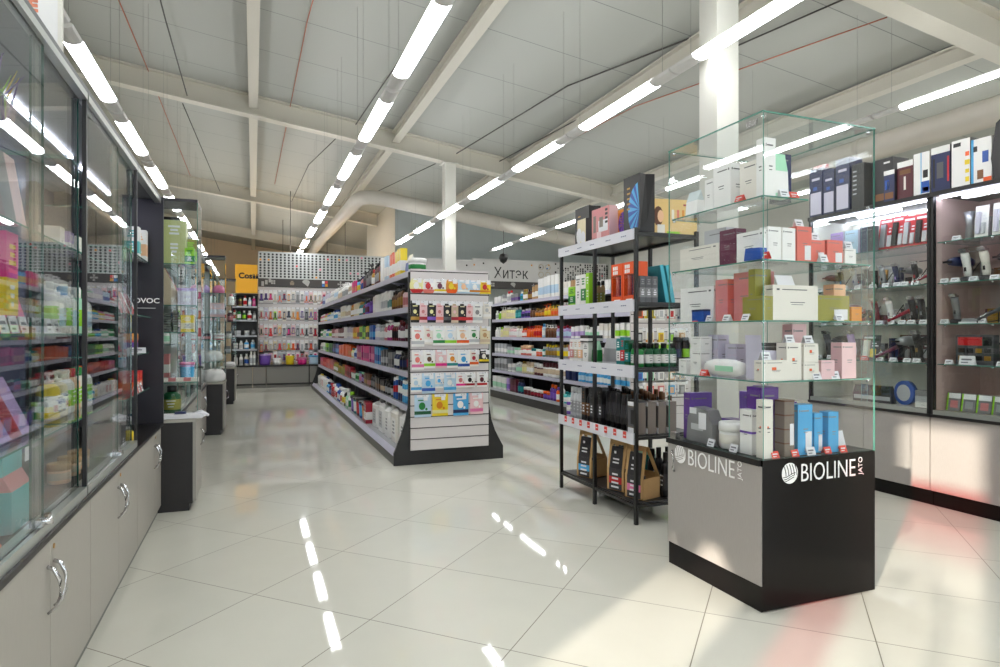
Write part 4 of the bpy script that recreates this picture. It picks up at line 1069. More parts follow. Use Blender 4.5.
def leaning(name, w, th, h, loc, rz, tilt, mats, label, cat, grp=None):
    b = MB().box(-w / 2, -th / 2, 0, w / 2, th / 2, h, 0, 1)
    o = ob(name, b, mats, None, loc, rz); o.rotation_euler = (Matrix.Rotation(rz, 3, 'Z') @ Matrix.Rotation(tilt, 3, 'X')).to_euler()
    return tag(o, label, cat, grp)
for i in range(2):
    leaning('turquoise_box', .26, .028, .25, (2.535 + i * .045, 3.64, z + .002), pi / 2, radians(-11), [mat('bright_turquoise_card', (72, 186, 206), .35), P('teal')], 'turquoise flat carton leaning, %s one on the fourth rack shelf' % ('inner' if i == 0 else 'outer'), 'box', 'turquoise cartons')
tag(ob('teal_gift_box', MB().box(2.34, 3.76, z, 2.50, 3.86, z + .23, 0), P('teal')), 'dark teal patterned carton behind the slim grey ones', 'box')
rput('box', 'lime', 'lime', 'green', .105, .155, 4.36, z, 'lime green carton at the far end of the fourth rack shelf')
rput('box', 'white', 'white', 'white', .08, .235, 4.255, z, 'tall white carton with green plant print, beside the lime carton')
rput('box', 'white', 'white', 'green', .07, .235, 4.175, z, 'tall white carton with green band beside the middle rack leg')
rput('box', 'lime', 'lime', 'lime', .05, .24, 4.11, z, 'narrow lime green carton standing beside the tall white one')
for i in range(3): rput('flat', 'tan', 'black', 'olive', .05, .2, 4.25 + i * .06, z, 'tan bottle with black cap, %s behind the lime carton' % ORD[i], 2.48, 'tan bottles')
rput('box', 'black', 'lime', 'green', .09, .16, 3.95, z, 'black and green carton right behind the middle rack leg', 2.45)
# top shelf
z = 1.846
def gift_bag(loc, w, d, h, rz, c, label, art, txt=None, tilt=0):
    e = empty('paper_gift_bag' if not txt or c != 'kraft' else 'paper_gift_bag', loc, label, 'bag', None, rz)
    b = MB()
    b.box(-w / 2, -d / 2, 0, w / 2, d / 2, .003); b.box(-w / 2, -d / 2, 0, w / 2, -d / 2 + .002, h); b.box(-w / 2, d / 2 - .002, 0, w / 2, d / 2, h)
    for s in (-1, 1):   # folded gussets
        x = s * w / 2; xi = s * (w / 2 - .02); i0 = len(b.v)
        b.v += [(x, -d / 2, 0), (x, d / 2, 0), (x, -d / 2, h), (x, d / 2, h), (xi, 0, h), (x, 0, h * .2)]
        for q in ((0, 5, 4, 2), (0, 1, 5), (5, 1, 3, 4)): b.face([i0 + k for k in q], 0)
    ob('bag_body', b, P(c), e)
    art(e, w, d, h)
    return e
def fan_art(colr, cx, cz, R, a0, a1):
    def f(e, w, d, h):
        b = MB(); n = 14; y = -d / 2 - .0008
        px = lambda a: max(-w / 2, min(w / 2, cx + R * cos(a)))
        for k in range(n):
            a, c_ = a0 + (a1 - a0) * k / n, a0 + (a1 - a0) * (k + 1) / n
            i0 = len(b.v); b.v += [(cx, y, cz), (px(a), y, max(.002, cz + R * 1.35 * sin(a))), (px(c_), y, max(.002, cz + R * 1.35 * sin(c_)))]
            b.face([i0, i0 + 2, i0 + 1][::-1] if False else [i0, i0 + 1, i0 + 2], k % 2)
        ob('printed_fan', b, [P(colr), P('violet' if colr == 'purple' else 'blue')], e)
        t_ = MB()
        for k in range(5): t_.box(-w * .28, y - .0003, h * (.42 + .09 * k), -w * (.1 - .015 * (k % 2)), y, h * (.45 + .09 * k))
        ob('gold_print', t_, P('gold'), e)
    return f
gift_bag((RF + .07, 3.535, z), .19, .11, .37, -pi / 2, 'black', 'large black paper gift bag with blue fan print at the near rack corner', fan_art('skyblue', .09, .14, .13, pi * .55, pi * 1.45))
b_ = gift_bag((RF + .10, 3.74, z), .13, .04, .2, -pi / 2, 'amber', 'gold-edged gift bag with purple fan print between the black bag and the pink box', fan_art('purple', 0, .1, .06, pi * .1, pi * 1.9))
def big_box(name, w, d, h, loc, rz, c, side, label, deco=None, cat='box'):
    e = empty(name, loc, label, cat, None, rz)
    ob('carton_body', MB().box(-w / 2, -d / 2, 0, w / 2, d / 2, h, 1, 0), [P(c), P(side)], e)
    if deco: deco(e, w, d, h)
    return e
def deco_pink(e, w, d, h):
    b = MB(); y = -d / 2 - .001
    b.box(-w * .1, y, h * .28, w * .42, y + .0008, h * .62, 0); b.box(-w * .05, y - .0006, h * .42, w * .16, y, h * .72, 1); b.box(-w * .4, y, h * .3, -w * .25, y + .0008, h * .8, 1); b.box(-w * .2, y, 0, w * .05, y + .0008, h * .3, 2)
    for k in range(4): b.box(w * .28, y - .0006, h * (.5 + .12 * k), w * .42, y, h * (.57 + .12 * k), 3)
    ob('printed_front', b, [PAPER, P('taupe'), P('palepink'), P('black')], e)
big_box('pink_gift_box', .24, .07, .235, (RF + .045, 3.925, z), -pi / 2, 'rose', 'palepink', 'pink gift box with printed front, centre of the top rack shelf', deco_pink)
def deco_cream(e, w, d, h):
    b = MB(); y = -d / 2 - .001
    for k in range(3): b.lathe([(.001, -.0005), (w * .11, -.0005), (w * .11, .0005), (.001, .0005)], 10, k % 2, 0, 0)
    b = MB(); b.prism([(-w * .3 + .04 * cos(a), .08 + .06 * sin(a)) for a in [k * pi / 5 for k in range(10)]], y, y + .0008, 'y', 0); b.prism([(w * .18 + .035 * cos(a), .06 + .05 * sin(a)) for a in [k * pi / 5 for k in range(10)]], y, y + .0008, 'y', 0)
    ob('printed_front', b, PAPER, e)
big_box('cream_gift_box', .13, .06, .2, (RF + .04, 4.20, z), -pi / 2, 'cream', 'charcoal', 'cream-yellow gift box with white blossom print on the top rack shelf', deco_cream)
gift_bag((RF + .14, 4.34, z), .22, .1, .32, -pi / 2, 'black', 'large black paper gift bag with purple fan print at the far rack end', fan_art('purple', .0, .08, .08, 0, 2 * pi))
def deco_yel(e, w, d, h):
    b = MB(); y = -d / 2 - .001
    b.prism([(-w * .34 + .035 * cos(a), h * .5 + .065 * sin(a)) for a in [k * pi / 6 for k in range(12)]], y, y + .0008, 'y', 0)
    b.prism([(-w * .29 + .022 * cos(a), h * .5 + .04 * sin(a)) for a in [k * pi / 6 for k in range(12)]], y - .0006, y, 'y', 1)
    b.box(-w * .36, y - .0004, 0, -w * .2, y, h * .26, 2)
    for k, cl in ((-.05, 2), (.06, 3), (.17, 4)): b.box(w * k, y, h * .4, w * (k + .05), y + .0006, h * .7, cl)
    b.box(w * .2, y, h * .82, w * .5, y + .0006, h * .87, 5); b.box(-w * .15, y, 0, w * .12, y + .0006, h * .07, 6)
    ob('printed_front', b, [P('brown'), P('peach'), P('offwhite'), P('salmon'), P('amber'), P('crimson'), P('lime')], e)
big_box('tan_gift_box', .33, .075, .225, (2.555, 3.50, z), radians(-8), 'straw', 'straw', 'large tan-yellow boxed set with portrait, behind the big black gift bag', deco_yel)

# ------------------------------------------------------------------ glass display case on a low cabinet
CX0, CX1, CY0, CY1, CZ = 2.035, 2.70, 2.145, 2.81, .655
cs, cp = base_parts('square glass display case on a low grey and black counter, lettered on two sides', 'display case', 'display_case', (2.37, 2.48, 0))
cp('cabinet_body', MB().box(CX0 + .012, CY0 + .012, .012, CX1 - .005, CY1, CZ - .025), BLACKM)
BG = mat('glossy_black_panel', (12, 8, 9), .16, spec=.22)
cp('front_panel', MB().box(CX0, CY0, .008, CX1, CY0 + .012, CZ), BG)
dr = cp('door', MB().box(CX0 - .006, CY0 + .004, .115, CX0 + .012, CY1 - .003, CZ - .028), DOORR)
cp('plinth', MB().box(CX0 + .002, CY0 + .012, .0, CX0 + .014, CY1, .112), BG)
cp('counter_edge', MB().box(CX0 - .012, CY0 + .012, CZ - .026, CX1, CY1 + .006, CZ), BLACKM)
hd = MB(); pts = [(CX0 - .01, CY1 - .06, .62 - .03), (CX0 - .03, CY1 - .07, .60), (CX0 - .034, CY1 - .085, .56), (CX0 - .03, CY1 - .075, .51), (CX0 - .01, CY1 - .06, .49)]
ob('handle', hd.tube(pts, .005, 8), CHROME, dr)
for x, y in ((CX0 + .03, CY0 + .03), (CX1 - .04, CY0 + .04), (CX1 - .04, CY1 - .04)):
    cp('foot', MB().lathe([(.018, 0), (.018, .012)], 10, 0, x, y), BLACKM)
gt = .005; ZT = 2.15
g0 = CZ + .001
def cpane(n, *a):
    o = pane(n, *a, cs, None, CLEARG); o.location = (-2.37, -2.48, 0); return o
cpane('glass_pane', CX0, CY0, g0, CX0 + gt, CY1, ZT); cpane('glass_pane', CX0 + gt, CY0, g0, CX1, CY0 + gt, ZT)
cpane('glass_pane', CX1 - gt, CY0 + gt, g0, CX1, CY1, ZT); cpane('glass_pane', CX0 + gt, CY1 - gt, g0, CX1 - gt, CY1, ZT)
cpane('glass_top', CX0 - .002, CY0 - .002, ZT, CX1 + .002, CY1 + .002, ZT + .006)
CS = [.993, 1.258, 1.522, 1.798]
for i, z in enumerate(CS):
    x1 = CX1 - .012 if i < 3 else CX0 + .27
    cpane('glass_shelf', CX0 + .012, CY0 + .012, z - .007, x1, CY1 - .012, z - .001)
cl = MB()
for z in [q - .012 for q in CS] + [ZT - .012]:
    for x, y in ((CX0 + .02, CY0 + .02), (CX1 - .02, CY0 + .02), (CX0 + .02, CY1 - .02)): cl.lathe([(.008, -.006), (.008, .006)], 8, 0, x, y, z=z)
cp('glass_clamp', cl, CHROME)
cp('hinge', MB().box(CX0 - .012, CY1 - .075, CZ, CX0 + .015, CY1 - .03, CZ + .035), CHROME)
cp('lock', MB().box(CX0 - .008, CY0 + .03, ZT - .045, CX0, CY0 + .09, ZT - .02), CHROME)
# lettering with its round emblem on two sides
def emblem(R):
    b = MB(); n = 28
    b.v += [(0, 0, 0)] + [(R * cos(2 * pi * k / n), 0, R * sin(2 * pi * k / n)) for k in range(n)]
    for k in range(n): b.face([0, 1 + k, 1 + (k + 1) % n], 0)
    def arc(pts, w):
        for p, q in zip(pts, pts[1:]):
            d = Vector((q[0] - p[0], 0, q[1] - p[1])).normalized(); nn = Vector((-d.z, 0, d.x)) * w / 2; i0 = len(b.v)
            for s, u in ((p, 1), (q, 1), (q, -1), (p, -1)): b.v.append((s[0] + nn.x * u, -.0004, s[1] + nn.z * u))
            b.face([i0, i0 + 3, i0 + 2, i0 + 1], 1)
    for k in range(5):      # feather strokes in the upper half
        a = -.75 + .34 * k
        arc([(R * (a + .55 * t * (1 - .5 * t)), R * (.88 - .18 * abs(a) - 1.02 * t)) for t in (0, .25, .5, .75, 1)], R * .085)
    for k in range(3):      # waves in the lower half
        arc([(R * u, R * (-.18 - .2 * k + .16 * u + .1 * sin(u * 3))) for u in (-.86 + .12 * k, -.5, -.2, .1, .4, .7 - .08 * k)], R * .07)
    return b
def sign_block(face, loc, s):
    """emblem + BIOLINE + upright JATO"""
    inkback = DOORR if face == '-x' else BG
    rz = -pi / 2 if face == '-x' else 0
    sg = obj('lettering', None, cs, loc, rz)
    b = emblem(.047 * s); ob('emblem', b, [WHITEINK, inkback], sg, (.05 * s, 0, .035 * s))
    me = text_mesh('BIOLINE', .118 * s, .0008, WHITEINK, bold=-.0008, squash=.80)
    t_ = obj('word', me, sg, (.11 * s, 0, -.008 * s)); t_.rotation_euler = (pi / 2, 0, 0)
    wd = max(v.co.x for v in me.vertices)
    t2 = obj('word', text_mesh('JATO', .036 * s, .0008, WHITEINK, bold=-.0003), sg, (.11 * s + wd + .045 * s, 0, -.004 * s))
    t2.rotation_euler = (Matrix.Rotation(pi / 2, 3, 'X') @ Matrix.Rotation(pi / 2, 3, 'Z')).to_euler()
    return sg
sign_block('-x', (CX0 - .0095 - 2.37, CY1 - .06 - 2.48, .552), .98)
sign_block('-y', (CX0 + .10 - 2.37, CY0 - .0015 - 2.48, .556), .97)

# goods in the case
def cbox(w, d, h, x, y, z, c, side, label, rz=0, lab=None, name='carton', grp=None, dot=None, dotside='-y', stripe=None):
    """printed carton; front lettering as fine strokes"""
    e = MB().box(-w / 2, -d / 2, 0, w / 2, d / 2, h, 0)
    e.m[4] = 1; e.m[5] = 1
    rr = random.Random(int((x + y + z) * 1000))
    for (fy, wd, ax) in ((-d / 2, w, 'y'), (-w / 2, d, 'x')):
        def mark(a0, a1, z0, z1, mi):
            if ax == 'y': e.box(a0, fy - .0008, z0, a1, fy - .0001, z1, mi)
            else: e.box(fy - .0008, a0, z0, fy - .0001, a1, z1, mi)
        mark(-wd * .3, wd * .25, h * .86, h * .885, 2); mark(-wd * .42, -wd * .36, h * .85, h * .90, 2)
        mark(-wd * .12, wd * .2, h * .5, h * .52, 2); mark(-wd * .1, wd * .16, h * .44, h * .455, 2)
        if lab: mark(wd * .02, wd * .44, h * .04, h * .46, 3)
        if dot: mark(-wd * .12, wd * .04, h * .52, h * .52 + min(wd, h) * .14, 4)
        if stripe: mark(-wd / 2, wd / 2, h * .47, h * .52, 4)
    o = ob(name, e, [P(c), P(side), P('grey' if c not in ('white', 'offwhite') else 'darkgrey'), PAPER, P(stripe or dot or 'orange')], None, (x, y, z + .0005), rz)
    return tag(o, label, 'box', grp)
ctag_me = {}
def price_tag(x, y, z, rz, red, label, group, w=.05, h=.035):
    k = (red, w, h)
    if k not in ctag_me:
        b = MB(); i0 = 0
        b.v += [(-w / 2, -.012, 0), (w / 2, -.012, 0), (w / 2, .0, h), (-w / 2, .0, h), (-w / 2, .014, 0), (w / 2, .014, 0)]
        b.face([0, 1, 2, 3], 0); b.face([3, 2, 5, 4], 0)
        yy = lambda f: -.012 + .012 * f - .0006
        i0 = len(b.v); b.v += [(-w * .35, yy(.5), h * .5), (w * .3, yy(.5), h * .5), (w * .3, yy(.68), h * .68), (-w * .35, yy(.68), h * .68)]; b.face([i0, i0 + 1, i0 + 2, i0 + 3], 1)
        i0 = len(b.v); b.v += [(-w * .35, yy(.2), h * .2), (w * .1, yy(.2), h * .2), (w * .1, yy(.32), h * .32), (-w * .35, yy(.32), h * .32)]; b.face([i0, i0 + 1, i0 + 2, i0 + 3], 1)
        ctag_me[k] = b.mesh('price_tag', [REDTAG if red else PAPER, PAPER if red else mat('tag_print', (120, 120, 130), .6)])
    o = obj('price_tag', ctag_me[k], None, (x, y, z + .0005), rz); tag(o, label, 'price tag', group); return o
L_ = -pi / 2
Z0 = CZ + .0015
def cb(*a, **k): return cbox(*a, **k)
# floor of the case: (w along x, d along y)
cb(.06, .15, .23, 2.50, 2.70, Z0, 'violet', 'violet', 'large violet box at the back of the case floor', lab=False)
cb(.14, .05, .235, 2.17, 2.745, Z0, 'violet', 'purple', 'violet box standing at the far left corner of the case floor')
b = MB().prism([(-.10, 0), (.10, 0), (.095, .1), (.06, .165), (-.04, .175), (-.09, .12)], -.035, .035, 'y'); b.box(-.06, -.037, .06, .03, -.035, .09, 1); b.box(-.0, -.0385, .07, .055, -.037, .15, 2); b.box(-.07, -.0385, .14, -.02, -.0355, .17, 2)
tag(ob('wash_bag', b, [P('grey'), P('lightgrey'), PAPER], None, (2.11, 2.615, Z0), L_), 'grey zipped wash bag with paper tags on the case floor', 'bag')
put('jar', 'white', 'white', 'offwhite', .125, .125, (2.125, 2.43, Z0), L_, 'big white cream jar in the middle of the case floor', None, 2)
cb(.06, .075, .20, 2.10, 2.285, Z0, 'white', 'white', 'tall white carton with violet stripe near the front glass corner', stripe='violet')
for i in range(4): cb(.07, .1, .10, 2.33, 2.32 + .115 * i, Z0, 'purple', 'violet', 'low dark purple box behind the white jar, %s from the front' % ORD[i], grp='low purple boxes')
for i in range(2): cb(.1, .1, .12, 2.33 , 2.345 + .11 * i, Z0 + .102, 'purple', 'purple', 'dark purple box stacked on the low row, %s from the front' % ORD[i], grp='stacked purple boxes')
cb(.05, .045, .255, 2.075 + .01, 2.178 + .01, Z0, 'offwhite', 'offwhite', 'tall off-white carton with orange dot, first at the front of the case floor', dot='orange')
cb(.10, .09, .30, 2.17, 2.29, Z0, 'purple', 'purple', 'tall purple box behind the off-white and brown cartons') 
cb(.06, .07, .29, 2.315, 2.44, Z0, 'lilac', 'violet', 'lilac box behind the brown ribbed carton')
b = MB()
for k in range(4): b.box(-.028, -.028, .062 * k, .028, .028, .062 * k + .056, 1); b.box(-.0285, -.0285, .062 * k + .056, .0285, .0285, .062 * (k + 1), 0)
b.box(.002, -.0295, .05, .024, -.0288, .145, 2)
tag(ob('gift_carton', b, [P('brown'), P('taupe'), PAPER], None, (2.205, 2.195, Z0)), 'brown carton with grey panels beside the off-white one, case floor', 'box')
for i, (x, w, h) in enumerate(((2.305, .085, .225), (2.40, .05, .18), (2.475, .062, .185))):
    cb(w, .05, h, x, 2.20 if i != 1 else 2.215, Z0, 'skyblue', 'skyblue', 'bright blue carton, %s of three at the front of the case floor' % ORD[i], lab=(i < 2), grp='bright blue cartons')
cb(.07, .06, .17, 2.52, 2.60, Z0, 'lilac', 'lilac', 'lilac box at the back behind the bright blue cartons', lab=False)
leaning('white_card', .07, .004, .085, (2.575, 2.22, Z0 + .001), .1, radians(-14), [PAPER, PAPER], 'white leaning card right of the blue cartons, case floor', 'card')
for i, x in enumerate((2.12, 2.232, 2.425, 2.52)): price_tag(x, 2.168, Z0, 0, True, 'red price tag on the case floor, %s along the front' % ORD[i], 'red tags in the case', .042, .03)
price_tag(2.325, 2.168, Z0, 0, False, 'white price tag before the widest blue carton', 'white tags in the case')
for i, y in enumerate((2.50, 2.345)): price_tag(2.06, y, Z0, L_, False, 'white price tag on the case floor beside the %s' % ('white jar' if i == 0 else 'violet-striped carton'), 'white tags in the case')
# shelf 1
z = CS[0]
for k, (x, y, w, d, h, dz, c) in enumerate(((2.10, 2.74, .06, .06, .075, 0, 'white'), (2.12, 2.655, .07, .08, .12, 0, 'white'), (2.12, 2.655, .07, .08, .07, .121, 'white'), (2.20, 2.62, .07, .07, .2, 0, 'palelilac'), (2.22, 2.52, .06, .08, .155, 0, 'palelilac'))):
    cb(w, d, h, x, y, z + dz, c, c, '%s carton on the lowest glass shelf, left part, %s' % (cn(c), ('smallest at the corner', 'lower of the pair', 'upper of the pair', 'tall behind the pair', 'shorter behind the bag')[k]))
b = MB(); prof = [(.001, -.12), (.03, -.115), (.04, -.07), (.043, 0), (.04, .07), (.03, .115), (.001, .12)]
b.lathe(prof, 12, 0); b.sweep_rot(0, Matrix.Rotation(pi / 2, 3, 'X'), (0, 0, .044)); b.box(-.0445, -.1, .03, -.042, .02, .055, 1)
for i_, v in enumerate(b.v): b.v[i_] = (v[0], v[1], max(v[2], .001))
tag(ob('rolled_pouch', b, [P('white'), P('mint')], None, (2.10, 2.455, z)), 'white and mint rolled pouch lying on the lowest glass shelf', 'pouch')
price_tag(2.06, 2.555, z, L_, True, 'red price tag by the rolled pouch', 'red tags in the case', .05, .03)
b = MB().box(-.045, -.05, 0, .045, .05, .13, 0); b.v += [(-.045, -.05, .13), (-.045, .05, .13), (-.05, .05, .2), (-.05, -.05, .2)]; n_ = len(b.v); b.face([n_ - 4, n_ - 1, n_ - 2, n_ - 3], 0)
tag(ob('open_carton', b, P('palelilac'), None, (2.16, 2.285, z)), 'open pale lilac carton with raised flap on the lowest glass shelf', 'box')
fr1 = [(2.12, 2.185, .15, .045, .09, 'offwhite', 'orange', 'wide off-white carton with orange dot'), (2.235, 2.20, .085, .06, .165, 'offwhite', 'orange', 'tall off-white carton with orange dot'), (2.33, 2.195, .09, .06, .075, 'offwhite', 'orange', 'lower off-white carton with orange dot'),
       (2.36, 2.29, .085, .06, .25, 'palepink', None, 'tallest pale pink carton, set back'), (2.425, 2.185, .08, .05, .085, 'palepink', None, 'low pale pink carton'), (2.56, 2.195, .09, .06, .165, 'palepink', None, 'tall pale pink carton at the right end')]
for x, y, w, d, h, c, dot, nm in fr1: cb(w, d, h, x, y, z, c, c, '%s on the lowest glass shelf of the case' % nm, dot=dot)
cb(.085, .06, .085, 2.33, 2.195, z + .0765, 'offwhite', 'offwhite', 'upper off-white carton with orange dot, stacked on the lower one', dot='orange')
for i, (x, y, dz) in enumerate(((2.09, 2.19, .091), (2.235, 2.20, .166), (2.335, 2.19, .1625), (2.36, 2.168, 0), (2.47, 2.168, 0))): price_tag(x, y, z + dz, 0, False, 'white price tag on the lowest glass shelf, %s from the left at the front' % ORD[i], 'white tags in the case')
for i in range(3): cb(.1, .07, .16, 2.42 + .07 * i, 2.55, z, 'charcoal', 'darkgrey', 'charcoal carton at the back of the lowest glass shelf, %s from the left' % ORD[i], grp='charcoal cartons')
# shelf 2
z = CS[1]
cb(.05, .26, .175, 2.12, 2.66, z, 'white', 'white', 'wide white carton at the far end of the second glass shelf', lab=False)
b = MB().box(-.045, -.02, 0, .045, .02, .06, 0); b.box(-.046, -.021, .05, .046, .021, .06, 1)
tag(ob('blue_pouch', b, [P('blue'), P('navy')], None, (2.075, 2.60, z + .03), L_), 'small blue pouch propped before the wide white carton', 'pouch') 
bpy.data.objects['blue_pouch'].location.z = z + .0005
cb(.05, .085, .20, 2.12, 2.475, z, 'salmon', 'rose', 'pink carton, narrower one on the second glass shelf')
cb(.10, .15, .225, 2.17, 2.345, z, 'rose', 'rose', 'deep pink carton, wider one on the second glass shelf')
cb(.05, .13, .105, 2.09, 2.235, z, 'olive', 'olive', 'olive green carton at the glass corner of the second shelf')
cb(.09, .04, .23, 2.13, 2.265, z, 'olive', 'olive', 'tall olive carton behind the big white one', lab=True)
cb(.26, .05, .155, 2.245, 2.195, z, 'offwhite', 'offwhite', 'big off-white carton at the front of the second glass shelf', lab=False)
cb(.20, .06, .115, 2.48, 2.21, z, 'olive', 'olive', 'wide olive green carton at the front of the second glass shelf', lab=True)
cb(.14, .05, .1, 2.46, 2.30, z, 'cream', 'cream', 'cream carton behind the wide olive one', lab=False)
cb(.075, .06, .175, 2.60, 2.28, z, 'peach', 'peach', 'peach carton at the right end of the second glass shelf', lab=False)
cb(.065, .05, .065, 2.62, 2.20, z, 'amber', 'amber', 'small orange carton before the peach one', lab=False)
leaning('white_card', .1, .004, .05, (2.22, 2.20, z + .157), 0, radians(-24), [PAPER, PAPER], 'white leaning card on top of the big off-white carton', 'card')
for i, (x, y, r_, red) in enumerate(((2.065, 2.62, L_, True), (2.065, 2.52, L_, False), (2.065, 2.40, L_, False), (2.06, 2.27, L_, False), (2.50, 2.17, 0, False))): price_tag(x, y, z, r_, red, '%s price tag on the second glass shelf, %s' % ('red' if red else 'white', ('far left', 'before the narrow pink carton', 'before the wide pink carton', 'before the corner olive carton', 'at the wide olive carton')[i]), 'tags on the second glass shelf', .045, .03)
# shelf 3
z = CS[2]
cb(.05, .30, .115, 2.11, 2.63, z, 'offwhite', 'offwhite', 'low wide off-white carton on the third glass shelf', lab=False)
cb(.06, .16, .2, 2.19, 2.60, z, 'lightgrey', 'lightgrey', 'light grey carton behind the low wide one, third glass shelf', lab=False)
cb(.06, .11, .165, 2.11, 2.415, z, 'plum', 'plum', 'plum carton standing on the third glass shelf')
cb(.06, .17, .135, 2.11, 2.27, z, 'white', 'white', 'wide white carton beside the plum one, third glass shelf', lab=False)
b = MB().prism([(-.05, 0), (.05, 0), (.045, .05), (-.04, .055)], -.02, .02, 'y')
tag(ob('blue_pouch', b, P('blue'), None, (2.06, 2.215, z), L_), 'blue pouch by the glass corner of the third shelf', 'pouch')
cb(.075, .05, .145, 2.13, 2.20, z, 'white', 'white', 'white carton, left one at the front of the third glass shelf', lab=False)
cb(.075, .05, .145, 2.21, 2.20, z, 'white', 'offwhite', 'white carton, right one at the front of the third glass shelf', lab=False)
cb(.085, .06, .155, 2.295, 2.20, z, 'salmon', 'salmon', 'tallest salmon carton on the third glass shelf', lab=True)
cb(.085, .06, .1, 2.385, 2.21, z, 'salmon', 'salmon', 'middle salmon carton on the third glass shelf', lab=True)
cb(.095, .06, .105, 2.485, 2.205, z, 'salmon', 'salmon', 'right salmon carton on the third glass shelf', lab=True)
cb(.07, .05, .07, 2.58, 2.20, z, 'white', 'white', 'small white carton right of the salmon ones', lab=False)
cb(.2, .1, .13, 2.24, 2.36, z, 'navy', 'navy', 'navy blue carton at the back of the third glass shelf', lab=False)
cb(.08, .08, .12, 2.24, 2.55, z, 'tan', 'tan', 'tan carton at the back of the third glass shelf', lab=False)
for i, (x, y, dz) in enumerate(((2.29, 2.20, .1565), (2.385, 2.20, .1015), (2.58, 2.19, .071), (2.40, 2.166, 0))): price_tag(x, y, z + dz, 0, False, 'white price tag on the third glass shelf, %s' % ('on the tallest salmon carton', 'on the middle salmon carton', 'on the small white carton', 'before the middle salmon carton')[i], 'tags on the third glass shelf', .045, .035)
price_tag(2.062, 2.16, z, L_, True, 'red price tag by the glass corner of the third shelf', 'tags on the third glass shelf', .045, .03)
# top glass shelf
z = CS[3]
for k, (x, y, w, d, h, c, nm) in enumerate(((2.12, 2.56, .06, .06, .16, 'white', 'shorter white carton left of the pair'), (2.12, 2.455, .08, .12, .20, 'white', 'widest white carton'), (2.20, 2.39, .06, .06, .195, 'white', 'white carton set back'), (2.11, 2.275, .06, .12, .175, 'offwhite', 'off-white carton near the corner'),
                                  (2.09, 2.185, .06, .05, .25, 'white', 'tallest white carton at the front corner'))):
    cb(w, d, h, x, y, z, c, c, '%s on the topmost glass shelf' % nm, lab=False)
put('pouch', 'mint', 'mint', 'white', .075, .2, (2.175, 2.20, z), 0, 'pale mint pouch beside the tallest white carton, topmost glass shelf', None, 2)
cb(.07, .06, .22, 2.265, 2.28, z, 'navy', 'navy', 'navy blue carton at the edge of the topmost glass shelf', lab=False)
put('pouch', 'clear', 'clear', 'white', .09, .13, (2.11, 2.69, z), L_, 'translucent pouch at the far end of the topmost glass shelf', None, 2)
price_tag(2.06, 2.31, z, L_, True, 'red price tag on the topmost glass shelf, left side', 'tags on the topmost glass shelf', .05, .028)
price_tag(2.23, 2.17, z, 0, True, 'red price tag on the topmost glass shelf, front side', 'tags on the topmost glass shelf', .05, .028)
price_tag(2.17, 2.166, z, 0, False, 'white price tag on the topmost glass shelf', 'tags on the topmost glass shelf')

